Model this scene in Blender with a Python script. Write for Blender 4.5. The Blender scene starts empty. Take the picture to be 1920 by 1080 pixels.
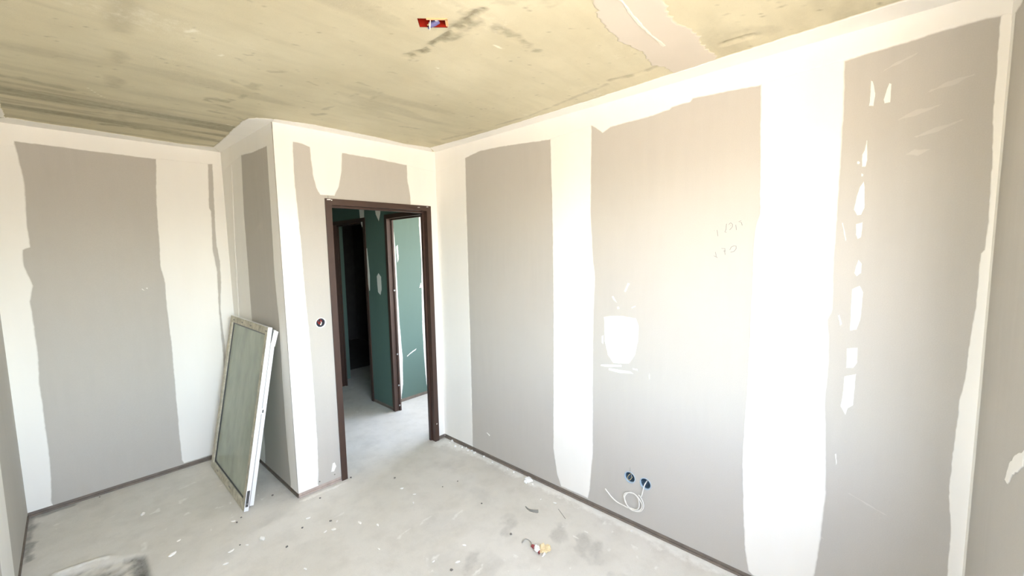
import bpy, bmesh, math, random
import numpy as np
from mathutils import Vector, Matrix
from mathutils.geometry import tessellate_polygon

# ------------------------------------------------------------------ camera, sky, sun, exposure
SC = bpy.context.scene
COL = SC.collection
random.seed(7)

YAW, PITCH, ROLL, FPX = 0.8284, -0.0927, -0.0193, 760.84
cam_data = bpy.data.cameras.new('camera')
cam_data.sensor_fit = 'HORIZONTAL'
cam_data.sensor_width = 36.0
cam_data.lens = 36.0 * FPX / 1920.0
cam_data.clip_start = 0.02
cam = bpy.data.objects.new('camera', cam_data)
COL.objects.link(cam)
_f = Vector((math.sin(YAW) * math.cos(PITCH), math.cos(YAW) * math.cos(PITCH), math.sin(PITCH)))
_r0 = Vector((math.cos(YAW), -math.sin(YAW), 0.0))
_u0 = _r0.cross(_f)
_r = _r0 * math.cos(ROLL) + _u0 * math.sin(ROLL)
_u = -_r0 * math.sin(ROLL) + _u0 * math.cos(ROLL)
cam.matrix_world = Matrix(((_r.x, _u.x, -_f.x, -2.2037), (_r.y, _u.y, -_f.y, -2.8905),
                           (_r.z, _u.z, -_f.z, 1.6943), (0, 0, 0, 1)))
SC.camera = cam

SKY_STRENGTH = 2.2
SUN_STRENGTH = 9.0
world = bpy.data.worlds.new('world')
SC.world = world
world.use_nodes = True
wn = world.node_tree.nodes
wl = world.node_tree.links
wn.clear()
sky = wn.new('ShaderNodeTexSky')
sky.sky_type = 'NISHITA'
sky.sun_disc = False
sky.sun_elevation = math.radians(48)
sky.sun_rotation = math.radians(0)
sky.air_density = 1.0
sky.dust_density = 1.5
hsv = wn.new('ShaderNodeHueSaturation')
hsv.inputs['Saturation'].default_value = 0.55
bg = wn.new('ShaderNodeBackground')
bg.inputs['Strength'].default_value = SKY_STRENGTH
wo = wn.new('ShaderNodeOutputWorld')
wl.new(sky.outputs[0], hsv.inputs['Color'])
wl.new(hsv.outputs[0], bg.inputs['Color'])
wl.new(bg.outputs[0], wo.inputs['Surface'])

sun_data = bpy.data.lights.new('sun', 'SUN')
sun_data.energy = SUN_STRENGTH
sun_data.angle = math.radians(0.6)
sun_data.color = (1.0, 0.93, 0.80)
sun = bpy.data.objects.new('sun', sun_data)
COL.objects.link(sun)
# the sun stands behind the house, so that it never shines in at the window
sun.rotation_euler = Vector((-0.04, -0.55, -0.83)).to_track_quat('-Z', 'Y').to_euler()

SC.view_settings.view_transform = 'Standard'
SC.view_settings.look = 'None'
SC.view_settings.gamma = 1.0
SC.view_settings.use_curve_mapping = False
SC.view_settings.exposure = 1.06
SC.cycles.max_bounces = 16
SC.cycles.diffuse_bounces = 10
SC.cycles.transparent_max_bounces = 12

CEIL = 2.547
# openings of the two windows: in the wall beside the camera (x, z) and, added for light, in the left wall behind it (y, z)
ADDED_WIN_Y0, ADDED_WIN_Y1, ADDED_WIN_Z0, ADDED_WIN_Z1 = -3.10, -2.55, 1.05, 2.25
WIN_X0, WIN_X1, WIN_Z0, WIN_Z1 = -2.42, -0.74, 0.86, 2.27


def portal(name, loc, rot, sx, sy):
    d = bpy.data.lights.new(name, 'AREA')
    d.shape = 'RECTANGLE'
    d.size, d.size_y = sx, sy
    d.cycles.is_portal = True
    o = bpy.data.objects.new(name, d)
    o.location = loc
    o.rotation_euler = rot
    COL.objects.link(o)


portal('sky_portal', ((WIN_X0 + WIN_X1) / 2, -3.27, (WIN_Z0 + WIN_Z1) / 2), (math.radians(90), 0, 0),
       WIN_X1 - WIN_X0, WIN_Z1 - WIN_Z0)
portal('sky_portal', (1.63, 0.05, 1.5), (math.radians(90), 0, math.radians(90)), 1.6, 1.6)

portal('sky_portal', (-2.66, (ADDED_WIN_Y0 + ADDED_WIN_Y1) / 2, (ADDED_WIN_Z0 + ADDED_WIN_Z1) / 2), (math.radians(90), 0, math.radians(-90)),
       ADDED_WIN_Y1 - ADDED_WIN_Y0, ADDED_WIN_Z1 - ADDED_WIN_Z0)  # portal for the added opening in the left wall


# ------------------------------------------------------------------ materials
def new_mat(name):
    m = bpy.data.materials.new(name)
    m.use_nodes = True
    nt = m.node_tree
    return m, nt, nt.nodes['Principled BSDF']


def N(nt, t, **kw):
    n = nt.nodes.new(t)
    for k, v in kw.items():
        setattr(n, k, v)
    return n


def mixrgb(nt, fac, a, b, blend='MIX'):
    n = nt.nodes.new('ShaderNodeMix')
    n.data_type = 'RGBA'
    n.blend_type = blend
    for sock, v in ((0, fac), (6, a), (7, b)):
        if hasattr(v, 'default_value') or hasattr(v, 'is_linked'):
            nt.links.new(v, n.inputs[sock])
        elif isinstance(v, (int, float)):
            n.inputs[sock].default_value = v
        else:
            n.inputs[sock].default_value = (*v[:3], 1.0)
    return n.outputs[2]


def math_node(nt, op, a, b=None, clamp=False):
    n = nt.nodes.new('ShaderNodeMath')
    n.operation = op
    n.use_clamp = clamp
    for i, v in enumerate((a, b)):
        if v is None:
            continue
        if isinstance(v, (int, float)):
            n.inputs[i].default_value = v
        else:
            nt.links.new(v, n.inputs[i])
    return n.outputs[0]


def ramp(nt, fac, lo, hi):
    n = nt.nodes.new('ShaderNodeMapRange')
    n.inputs['From Min'].default_value = lo
    n.inputs['From Max'].default_value = hi
    nt.links.new(fac, n.inputs['Value'])
    return n.outputs[0]


def noise(nt, scale, detail=4, rough=0.55, stretch=(1, 1, 1), offset=(0, 0, 0)):
    tc = N(nt, 'ShaderNodeTexCoord')
    mp = N(nt, 'ShaderNodeMapping')
    mp.inputs['Scale'].default_value = stretch
    mp.inputs['Location'].default_value = offset
    nt.links.new(tc.outputs['Object'], mp.inputs['Vector'])
    n = N(nt, 'ShaderNodeTexNoise')
    n.inputs['Scale'].default_value = scale
    n.inputs['Detail'].default_value = detail
    n.inputs['Roughness'].default_value = rough
    nt.links.new(mp.outputs[0], n.inputs['Vector'])
    return n.outputs[0]


def attr(nt, name):
    n = N(nt, 'ShaderNodeAttribute')
    n.attribute_name = name
    return n.outputs['Fac']


def bump(nt, bsdf, height, strength=0.2, dist=0.002):
    b = N(nt, 'ShaderNodeBump')
    b.inputs['Strength'].default_value = strength
    b.inputs['Distance'].default_value = dist
    nt.links.new(height, b.inputs['Height'])
    nt.links.new(b.outputs[0], bsdf.inputs['Normal'])


def plain(name, col, rough=0.6, var=0.12, scale=30, metal=0.0):
    m, nt, b = new_mat(name)
    n = noise(nt, scale)
    lo = tuple(c * (1 - var) for c in col)
    hi = tuple(min(1, c * (1 + var)) for c in col)
    nt.links.new(mixrgb(nt, n, lo, hi), b.inputs['Base Color'])
    b.inputs['Roughness'].default_value = rough
    b.inputs['Metallic'].default_value = metal
    return m


BOARD = (0.505, 0.483, 0.442)
GREEN = (0.095, 0.16, 0.135)
WHITE = (0.90, 0.885, 0.84)


def board_mat(name, col):
    m, nt, b = new_mat(name)
    big = noise(nt, 1.6, 4, 0.6)
    streak = noise(nt, 5, 4, 0.6, (4, 4, 0.5))
    fib = noise(nt, 260, 2, 0.6)
    c1 = mixrgb(nt, ramp(nt, big, 0.3, 0.7), tuple(x * 0.94 for x in col), tuple(x * 1.06 for x in col))
    c2 = mixrgb(nt, ramp(nt, streak, 0.35, 0.7), c1, tuple(min(1, x * 1.04) for x in col))
    c3 = mixrgb(nt, ramp(nt, fib, 0.3, 0.8), c2, tuple(x * 0.95 for x in col))
    nt.links.new(c3, b.inputs['Base Color'])
    b.inputs['Roughness'].default_value = 0.75
    bump(nt, b, fib, 0.15, 0.0008)
    return m


def compound_mat(name, board, white=WHITE):
    """dried joint compound: white where it lies thick, thinning out to the colour of the board at its edges"""
    m, nt, b = new_mat(name)
    f = attr(nt, 'feather')
    n1 = noise(nt, 45, 4, 0.6, (1, 1, 0.4))
    k = math_node(nt, 'ADD', f, math_node(nt, 'MULTIPLY', math_node(nt, 'SUBTRACT', n1, 0.5), 0.4))
    k = ramp(nt, k, 0.15, 0.85)
    trowel = noise(nt, 2.2, 3, 0.5, (3, 3, 0.5))
    w = mixrgb(nt, ramp(nt, trowel, 0.3, 0.75), tuple(x * 0.965 for x in white), white)
    nt.links.new(mixrgb(nt, k, board, w), b.inputs['Base Color'])
    b.inputs['Roughness'].default_value = 0.7
    bump(nt, b, noise(nt, 14, 4, 0.6, (3, 3, 0.6)), 0.12, 0.003)
    return m


M_BOARD = board_mat('plasterboard_grey', BOARD)
M_GREEN = board_mat('plasterboard_green', GREEN)
M_COMP = compound_mat('joint_compound', BOARD)
M_COMPG = compound_mat('joint_compound_on_green', GREEN, (0.80, 0.79, 0.74))
CEILC = (0.56, 0.515, 0.36)
M_COMPC = compound_mat('joint_compound_on_concrete', CEILC)
M_FILL = plain('fresh_filler', (0.93, 0.93, 0.92), 0.6, 0.03, 20)
M_BLOCK = plain('wall_core', (0.40, 0.38, 0.35), 0.9)
M_TRACK = plain('dirty_floor_track', (0.20, 0.165, 0.135), 0.7, 0.35, 25)
M_TRACKP = plain('plaster_smeared_track', (0.46, 0.38, 0.33), 0.8, 0.3, 30)
M_BROWN = plain('brown_lacquered_steel', (0.060, 0.032, 0.023), 0.42, 0.15, 12)
M_PVC = plain('white_upvc', (0.86, 0.87, 0.88), 0.35, 0.03)
M_DARK = plain('dark_grey_metal', (0.07, 0.07, 0.07), 0.4, 0.2)
M_GREYM = plain('grey_zinc', (0.30, 0.30, 0.29), 0.4, 0.2, 40, 0.4)
M_BLUEB = plain('shaded_blue_plastic_box', (0.055, 0.095, 0.135), 0.5, 0.15)  # navy deepened to carry the shade inside the recessed cup
M_BLUER = plain('pale_blue_plastic_rim', (0.42, 0.53, 0.62), 0.5, 0.1)
M_GREYB = plain('grey_plastic_box', (0.07, 0.07, 0.09), 0.45, 0.15)
M_RED = plain('red_plastic', (0.34, 0.018, 0.006), 0.4, 0.2)
M_PEACH = plain('pale_orange_plastic', (0.85, 0.48, 0.25), 0.5, 0.1)
M_WIREW = plain('white_cable_sheath', (0.86, 0.84, 0.78), 0.4, 0.04)
M_WIREBL = plain('blue_wire', (0.07, 0.09, 0.35), 0.4, 0.1)
M_WIREGN = plain('green_wire', (0.10, 0.22, 0.10), 0.4, 0.1)
M_WIREBK = plain('black_wire', (0.02, 0.02, 0.022), 0.4, 0.1)
M_WIREY = plain('brass_wire', (0.62, 0.50, 0.22), 0.35, 0.1)
M_CONDUIT = plain('blue_grey_conduit', (0.12, 0.12, 0.30), 0.45, 0.1)
M_CHIP = plain('plaster_chip', (0.90, 0.89, 0.85), 0.8, 0.05, 60)
M_PEB = plain('grit', (0.17, 0.16, 0.145), 0.9, 0.3, 60)
M_SHARD = plain('grey_shard', (0.27, 0.26, 0.23), 0.7, 0.2, 40)
M_PENCIL = plain('pencil_lead', (0.27, 0.26, 0.24), 0.6, 0.1)
M_CREAM = plain('cream_wrapper', (0.80, 0.66, 0.40), 0.6, 0.25, 60)
M_WRAPR = plain('red_wrapper', (0.30, 0.05, 0.05), 0.5, 0.2)
M_GROUND = plain('sandy_yard', (0.61, 0.49, 0.355), 0.9, 0.1, 0.8)
M_FACADE = plain('facade_render', (0.75, 0.70, 0.62), 0.9, 0.05, 3)


def dusty_pvc():
    m, nt, b = new_mat('dusty_upvc')
    n = noise(nt, 26, 5, 0.65)
    n2 = noise(nt, 7, 3, 0.6)
    k = ramp(nt, math_node(nt, 'ADD', math_node(nt, 'MULTIPLY', n, 0.6), math_node(nt, 'MULTIPLY', n2, 0.4)), 0.36, 0.62)
    nt.links.new(mixrgb(nt, k, (0.36, 0.34, 0.26), (0.66, 0.63, 0.52)), b.inputs['Base Color'])
    b.inputs['Roughness'].default_value = 0.8
    return m


def dusty_glass():
    m = bpy.data.materials.new('dusty_glass')
    m.use_nodes = True
    nt = m.node_tree
    nt.nodes.clear()
    out = N(nt, 'ShaderNodeOutputMaterial')
    tr = N(nt, 'ShaderNodeBsdfTransparent')
    tr.inputs['Color'].default_value = (0.72, 0.82, 0.74, 1)
    gl = N(nt, 'ShaderNodeBsdfGlossy')
    gl.inputs['Roughness'].default_value = 0.12
    gl.inputs['Color'].default_value = (0.9, 0.95, 0.92, 1)
    di = N(nt, 'ShaderNodeBsdfDiffuse')
    nt.links.new(mixrgb(nt, noise(nt, 3, 4, 0.6), (0.55, 0.60, 0.50), (0.72, 0.76, 0.67)), di.inputs['Color'])
    fr = N(nt, 'ShaderNodeFresnel')
    fr.inputs['IOR'].default_value = 1.45
    m1 = N(nt, 'ShaderNodeMixShader')
    nt.links.new(fr.outputs[0], m1.inputs[0])
    nt.links.new(tr.outputs[0], m1.inputs[1])
    nt.links.new(gl.outputs[0], m1.inputs[2])
    m2 = N(nt, 'ShaderNodeMixShader')
    dust = ramp(nt, noise(nt, 5, 5, 0.65, (1, 1, 0.5)), 0.3, 0.75)
    nt.links.new(math_node(nt, 'ADD', math_node(nt, 'MULTIPLY', dust, 0.26), 0.46), m2.inputs[0])
    nt.links.new(m1.outputs[0], m2.inputs[1])
    nt.links.new(di.outputs[0], m2.inputs[2])
    nt.links.new(m2.outputs[0], out.inputs['Surface'])
    return m


M_DPVC = dusty_pvc()
M_GLASS = dusty_glass()


def concrete_mat(name, base, light, dark, pale, streak, streak_amt, grain):
    m, nt, b = new_mat(name)
    big = noise(nt, 1.7, 5, 0.6)
    st = noise(nt, 3.2, 5, 0.6, streak)
    fine = noise(nt, 38, 5, 0.7)
    gr = noise(nt, 190, 3, 0.7)
    c = mixrgb(nt, ramp(nt, big, 0.32, 0.70), base, light)
    c = mixrgb(nt, math_node(nt, 'MULTIPLY', ramp(nt, st, 0.46, 0.68), streak_amt), c, tuple(x * 0.80 for x in base))
    jit = math_node(nt, 'MULTIPLY', math_node(nt, 'SUBTRACT', fine, 0.5), 1.0)
    dk = ramp(nt, math_node(nt, 'ADD', attr(nt, 'dark'), math_node(nt, 'MULTIPLY', jit, attr(nt, 'dark'))), 0.08, 1.0)
    c = mixrgb(nt, dk, c, dark)
    pl = ramp(nt, math_node(nt, 'ADD', attr(nt, 'pale'), math_node(nt, 'MULTIPLY', jit, 0.9)), 0.42, 0.95)
    c = mixrgb(nt, pl, c, pale)
    c = mixrgb(nt, math_node(nt, 'MULTIPLY', ramp(nt, gr, 0.55, 0.8), grain), c, tuple(x * 0.55 for x in base))
    nt.links.new(c, b.inputs['Base Color'])
    b.inputs['Roughness'].default_value = 0.88
    bump(nt, b, math_node(nt, 'ADD', fine, math_node(nt, 'MULTIPLY', gr, 0.5)), 0.30, 0.003)
    return m


M_CEIL = concrete_mat('raw_concrete_ceiling', CEILC, (0.68, 0.635, 0.465), (0.17, 0.15, 0.095), (0.80, 0.77, 0.64),
                      (0.8, 4.0, 1.0), 0.22, 0.22)
M_FLOOR = concrete_mat('dusty_screed', (0.66, 0.635, 0.57), (0.75, 0.73, 0.68), (0.13, 0.13, 0.12), (0.86, 0.85, 0.80),
                       (2.5, 2.5, 1.0), 0.35, 0.25)


# ------------------------------------------------------------------ mesh helpers
def obj(name, verts, faces, mat, parent=None, smooth=False, mats=None, midx=None):
    me = bpy.data.meshes.new(name)
    me.from_pydata([tuple(v) for v in verts], [], faces)
    for mm in (mats or [mat]):
        me.materials.append(mm)
    if midx:
        me.polygons.foreach_set('material_index', midx)
    if smooth:
        me.polygons.foreach_set('use_smooth', [True] * len(me.polygons))
    me.update()
    o = bpy.data.objects.new(name, me)
    COL.objects.link(o)
    if parent is not None:
        o.parent = parent
    return o


def tag(o, label, cat, group=None, kind=None):
    o['label'] = label
    o['category'] = cat
    if group:
        o['group'] = group
    if kind:
        o['kind'] = kind
    return o


def empty(name, loc=(0, 0, 0)):
    o = bpy.data.objects.new(name, None)
    o.empty_display_size = 0.05
    o.location = loc
    COL.objects.link(o)
    return o


class MB:
    def __init__(s):
        s.v, s.f = [], []

    def add(s, vs, fs):
        k = len(s.v)
        s.v += [tuple(x) for x in vs]
        s.f += [tuple(i + k for i in f) for f in fs]
        return s

    def box(s, x0, x1, y0, y1, z0, z1):
        vs = [(x, y, z) for x in (x0, x1) for y in (y0, y1) for z in (z0, z1)]
        return s.add(vs, [(0, 1, 3, 2), (4, 6, 7, 5), (0, 4, 5, 1), (2, 3, 7, 6), (0, 2, 6, 4), (1, 5, 7, 3)])

    def prism(s, base, top):
        n = len(base)
        return s.add(list(base) + list(top),
                     [tuple(range(n))[::-1], tuple(range(n, 2 * n))] + [(i, (i + 1) % n, n + (i + 1) % n, n + i) for i in range(n)])

    def tube(s, pts, r, seg=8, closed_ends=True):
        pts = [Vector(p) for p in pts]
        rings = []
        prev = None
        for i, p in enumerate(pts):
            t = (pts[min(i + 1, len(pts) - 1)] - pts[max(i - 1, 0)]).normalized()
            if prev is None:
                a = t.cross(Vector((0, 0, 1)))
                if a.length < 1e-3:
                    a = t.cross(Vector((1, 0, 0)))
            else:
                a = prev - t * prev.dot(t)
            a.normalize()
            prev = a
            bb = t.cross(a)
            rr = r[i] if isinstance(r, (list, tuple)) else r
            rings.append([p + (a * math.cos(q) + bb * math.sin(q)) * rr for q in [2 * math.pi * j / seg for j in range(seg)]])
        vs = [v for ring in rings for v in ring]
        fs = []
        for i in range(len(pts) - 1):
            for j in range(seg):
                k = (j + 1) % seg
                fs.append((i * seg + j, i * seg + k, (i + 1) * seg + k, (i + 1) * seg + j))
        if closed_ends:
            fs.append(tuple(range(seg))[::-1])
            fs.append(tuple((len(pts) - 1) * seg + j for j in range(seg)))
        return s.add(vs, fs)

    def build(s, name, mat, parent=None, smooth=False):
        return obj(name, s.v, s.f, mat, parent, smooth)


def catmull(pts, n=8):
    P = [Vector(p) for p in pts]
    P = [2 * P[0] - P[1]] + P + [2 * P[-1] - P[-2]]
    out = []
    for i in range(1, len(P) - 2):
        a, b, c, d = P[i - 1], P[i], P[i + 1], P[i + 2]
        for k in range(n):
            t = k / n
            out.append(0.5 * ((2 * b) + (c - a) * t + (2 * a - 5 * b + 4 * c - d) * t * t + (3 * b - a - 3 * c + d) * t ** 3))
    out.append(P[-2])
    return out


class Plane:
    """vertical wall face from p0 to p1 (plan); u runs along it, z up, n towards the room on its left-hand side"""
    def __init__(s, p0, p1):
        s.p0 = Vector((*p0, 0))
        d = Vector((*p1, 0)) - s.p0
        s.len = d.length
        s.e = d.normalized()
        s.n = Vector((s.e.y, -s.e.x, 0))

    def __call__(s, u, z, n=0.0):
        return s.p0 + s.e * u + Vector((0, 0, z)) + s.n * n


class CeilPlane:
    def __call__(s, x, y, n=0.0):
        return Vector((x, y, CEIL - n))


def area2(p):
    return sum(p[i][0] * p[(i + 1) % len(p)][1] - p[(i + 1) % len(p)][0] * p[i][1] for i in range(len(p)))


def sheet(pl, outline, holes=(), n0=-0.0125, n1=0.0):
    """board of a given outline (with holes) between depths n0 and n1 of a wall plane"""
    loops = [list(outline)] + [list(h) for h in holes]
    flat = [p for l in loops for p in l]
    tri = tessellate_polygon([[Vector((p[0], p[1], 0)) for p in l] for l in loops])
    m = MB()
    n = len(flat)
    vs = [pl(p[0], p[1], n1) for p in flat] + [pl(p[0], p[1], n0) for p in flat]
    fs = [tuple(t) for t in tri] + [tuple(i + n for i in t[::-1]) for t in tri]
    k = 0
    for l in loops:
        L = len(l)
        fs += [(k + i, k + (i + 1) % L, n + k + (i + 1) % L, n + k + i) for i in range(L)]
        k += L
    m.add(vs, fs)
    return m


def circle(cu, cz, r, n=24):
    return [(cu + r * math.cos(2 * math.pi * i / n), cz + r * math.sin(2 * math.pi * i / n)) for i in range(n)]


_rng = random.Random(3)


def coat(pl, outline, mat, parent, name='joint_compound', h=0.0018, feather=0.012, step=0.014, jit=0.0008, hard=()):
    """a coat of filler on a wall plane: outline in wall metres, edges feathered except the listed straight sides
    (hard: indices of outline sides that meet a corner)"""
    pts, hd = [], []
    L = len(outline)
    ccw = area2(outline) > 0
    idx = list(range(L)) if ccw else list(range(L))[::-1]
    ph = [_rng.uniform(0, 6.28) for _ in range(4)]
    dist = 0.0
    for a in range(L):
        i, j = idx[a], idx[(a + 1) % L]
        side = i if ccw else j
        p, q = Vector(outline[i]), Vector(outline[j])
        ln = (q - p).length
        k = max(1, int(round(ln / step)))
        d = (q - p) / max(ln, 1e-9)
        nn = Vector((d.y, -d.x))
        is_h = side in hard
        prev_h = (idx[a - 1] if ccw else i) in hard if True else False
        for t in range(k):
            s = dist + ln * t / k
            w = 0.0
            if not is_h and not (t == 0 and prev_h):
                w = jit * (math.sin(s * 23 + ph[0]) * 0.8 + math.sin(s * 61 + ph[1]) * 0.6 + math.sin(s * 140 + ph[2]) * 0.5 + _rng.uniform(-.6, .6))
            pts.append(p + (q - p) * (t / k) + nn * w)
            hd.append(is_h or (t == 0 and prev_h))
        dist += ln
    n = len(pts)
    nrm = []
    for i in range(n):
        d = (pts[(i + 1) % n] - pts[i - 1])
        d = d.normalized() if d.length > 1e-9 else Vector((1, 0))
        nrm.append(Vector((d.y, -d.x)))
    r1 = [pts[i] - nrm[i] * (feather * 0.45) for i in range(n)]
    r2 = [pts[i] - nrm[i] * feather for i in range(n)]
    vs, at = [], []
    for ring, hh, a in ((pts, 0.0002, 0.0), (r1, h * 0.7, 0.72), (r2, h, 1.0)):
        for i in range(n):
            vs.append(pl(ring[i].x, ring[i].y, h if (hd[i]) else hh))
            at.append(1.0 if hd[i] else a)
    fs = []
    for k in (0, 1):
        for i in range(n):
            j = (i + 1) % n
            fs.append((k * n + i, k * n + j, (k + 1) * n + j, (k + 1) * n + i))
    for t in tessellate_polygon([[Vector((p.x, p.y, 0)) for p in r2]]):
        fs.append(tuple(2 * n + i for i in t))
    o = obj(name, vs, fs, mat, parent)
    a = o.data.attributes.new('feather', 'FLOAT', 'POINT')
    a.data.foreach_set('value', at)
    bm = bmesh.new()
    bm.from_mesh(o.data)
    bmesh.ops.recalc_face_normals(bm, faces=bm.faces)
    want = pl(0, 0, 1) - pl(0, 0, 0)
    if sum((f.normal.dot(want) * f.calc_area() for f in bm.faces)) < 0:
        bmesh.ops.reverse_faces(bm, faces=bm.faces)
    bm.to_mesh(o.data)
    bm.free()
    return o


# smooth value noise on arrays, for painting stains and unevenness onto the concrete
class VNoise:
    def __init__(s, seed):
        s.t = np.random.RandomState(seed).rand(256, 256)

    def __call__(s, x, y):
        xi, yi = np.floor(x).astype(int), np.floor(y).astype(int)
        fx, fy = x - xi, y - yi
        fx, fy = fx * fx * (3 - 2 * fx), fy * fy * (3 - 2 * fy)
        g = lambda a, b: s.t[a % 256, b % 256]
        return (g(xi, yi) * (1 - fx) + g(xi + 1, yi) * fx) * (1 - fy) + (g(xi, yi + 1) * (1 - fx) + g(xi + 1, yi + 1) * fx) * fy

    def fbm(s, x, y, o=4):
        r, a, t = 0.0, 1.0, 0.0
        for k in range(o):
            r = r + a * s(x * 2 ** k + 17.3 * k, y * 2 ** k + 9.1 * k)
            t += a
            a *= 0.5
        return r / t


def stroke(X, Y, pts, width, wob=None):
    """soft mask of a polyline on a grid"""
    d = np.full(X.shape, 1e9)
    if len(pts) == 1:
        d = np.hypot(X - pts[0][0], Y - pts[0][1])
    for (ax, ay), (bx, by) in zip(pts[:-1], pts[1:]):
        vx, vy = bx - ax, by - ay
        t = np.clip(((X - ax) * vx + (Y - ay) * vy) / max(vx * vx + vy * vy, 1e-9), 0, 1)
        d = np.minimum(d, np.hypot(X - ax - t * vx, Y - ay - t * vy))
    if wob is not None:
        d = d + wob
    return np.clip(1.25 - d / width, 0, 1)


def grid_mesh(name, xs, ys, Z, mat, flip, attrs, keep=None, parent=None):
    nx, ny = len(xs), len(ys)
    X, Y = np.meshgrid(xs, ys, indexing='ij')
    if keep is not None and len(keep) == 3:
        X, Y = keep[1], keep[2]
    V = np.stack([X, Y, Z], -1).reshape(-1, 3)
    I = np.arange(nx * ny).reshape(nx, ny)
    q = np.stack([I[:-1, :-1], I[1:, :-1], I[1:, 1:], I[:-1, 1:]], -1).reshape(-1, 4)
    if flip:
        q = q[:, ::-1]
    if keep is not None:
        q = q[keep[0].reshape(-1)]
    me = bpy.data.meshes.new(name)
    me.vertices.add(len(V))
    me.vertices.foreach_set('co', V.reshape(-1).astype(np.float32))
    me.loops.add(len(q) * 4)
    me.loops.foreach_set('vertex_index', q.reshape(-1).astype(np.int32))
    me.polygons.add(len(q))
    me.polygons.foreach_set('loop_start', np.arange(0, len(q) * 4, 4, dtype=np.int32))
    me.update(calc_edges=True)
    me.polygons.foreach_set('use_smooth', np.ones(len(q), dtype=bool))
    for k, v in attrs.items():
        a = me.attributes.new(k, 'FLOAT', 'POINT')
        a.data.foreach_set('value', np.clip(v, 0, 1).reshape(-1).astype(np.float32))
    me.materials.append(mat)
    o = bpy.data.objects.new(name, me)
    COL.objects.link(o)
    if parent:
        o.parent = parent
    return o

# ------------------------------------------------------------------ measured outlines, in metres (u along the wall, z up; x, y on ceiling and floor)
ST, DAB = {}, {}
R_CORNER_EDGE = [(0.395, 2.429), (0.391, 1.913), (0.390, 1.305), (0.390, 0.676), (0.384, 0.061), (0.388, 0.000)]
R_TOP_EDGE = [(0.395, 2.429), (0.563, 2.454), (0.817, 2.444), (1.227, 2.410), (1.396, 2.420), (1.550, 2.430), (1.623, 2.375), (1.675, 2.397), (1.886, 2.401), (2.018, 2.412), (2.032, 2.422), (2.126, 2.425), (2.139, 2.440), (2.427, 2.421), (2.584, 2.427), (2.737, 2.434), (2.808, 2.438), (2.914, 2.442), (2.970, 2.449), (3.049, 2.453), (3.112, 2.452), (3.141, 2.449)]
R_B1L = [(1.232, 2.436), (1.232, 2.406), (1.243, 1.934), (1.245, 1.362), (1.239, 0.841), (1.232, 0.300), (1.262, 0.114), (1.298, 0.042)]
R_B1R = [(1.550, 2.467), (1.550, 2.433), (1.542, 1.912), (1.557, 1.649), (1.572, 1.517), (1.560, 1.248), (1.556, 0.903), (1.556, 0.370), (1.531, 0.104), (1.519, 0.043)]
R_B2L = [(2.432, 2.448), (2.433, 2.412), (2.442, 2.089), (2.450, 1.844), (2.434, 1.786), (2.428, 1.696), (2.428, 1.492), (2.426, 1.336), (2.422, 1.018), (2.411, 0.658), (2.422, 0.380), (2.436, 0.156), (2.456, 0.051), (2.476, 0.024)]
R_B2R = [(2.736, 2.455), (2.737, 2.434), (2.741, 2.255), (2.741, 2.106), (2.739, 1.998), (2.738, 1.867), (2.735, 1.644), (2.737, 1.507), (2.739, 1.415), (2.725, 1.367), (2.734, 1.274), (2.735, 1.132), (2.731, 0.987), (2.745, 0.746), (2.751, 0.573), (2.742, 0.366), (2.729, 0.190), (2.705, 0.055)]
R_B3L = [(3.141, 2.449), (3.142, 2.333), (3.143, 2.157), (3.150, 1.976), (3.154, 1.792), (3.151, 1.664), (3.143, 1.651), (3.143, 1.527), (3.139, 1.410), (3.134, 1.290), (3.131, 1.189), (3.122, 1.106), (3.122, 1.044), (3.116, 0.896), (3.116, 0.725), (3.129, 0.579), (3.129, 0.403)]
R_PATCH = [(1.632, 1.275), (1.697, 1.288), (1.750, 1.293), (1.841, 1.289), (1.861, 1.241), (1.855, 1.152), (1.840, 1.070), (1.803, 1.009), (1.698, 0.994), (1.658, 1.041), (1.636, 1.122)]
DAB[0] = [(2.818, 2.336), (2.824, 2.332), (2.835, 2.283), (2.831, 2.235), (2.816, 2.239), (2.818, 2.277)]
DAB[1] = [(2.872, 2.311), (2.880, 2.306), (2.879, 2.261), (2.878, 2.237), (2.862, 2.237), (2.859, 2.252), (2.864, 2.281)]
DAB[2] = [(2.817, 2.108), (2.823, 2.028), (2.818, 2.002), (2.806, 2.003), (2.804, 2.052), (2.811, 2.068)]
DAB[3] = [(2.790, 2.027), (2.795, 2.028), (2.800, 2.023), (2.797, 2.015), (2.791, 2.018)]
DAB[4] = [(2.806, 1.978), (2.812, 1.973), (2.811, 1.965), (2.806, 1.965)]
DAB[5] = [(2.815, 1.945), (2.820, 1.919), (2.822, 1.838), (2.813, 1.811), (2.800, 1.809), (2.789, 1.834), (2.796, 1.894), (2.803, 1.925)]
DAB[6] = [(2.798, 1.775), (2.819, 1.782), (2.819, 1.752), (2.816, 1.720), (2.806, 1.713), (2.800, 1.731)]
DAB[7] = [(2.752, 1.782), (2.757, 1.782), (2.770, 1.710), (2.767, 1.706)]
DAB[8] = [(2.804, 1.599), (2.813, 1.628), (2.824, 1.613), (2.824, 1.573), (2.810, 1.559), (2.802, 1.573)]
DAB[9] = [(2.797, 1.505), (2.822, 1.520), (2.834, 1.494), (2.831, 1.378), (2.820, 1.336), (2.799, 1.329), (2.797, 1.352)]
DAB[10] = [(2.756, 1.389), (2.762, 1.394), (2.772, 1.354), (2.765, 1.346)]
DAB[11] = [(2.792, 1.252), (2.827, 1.260), (2.828, 1.196), (2.817, 1.171), (2.793, 1.167)]
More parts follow.
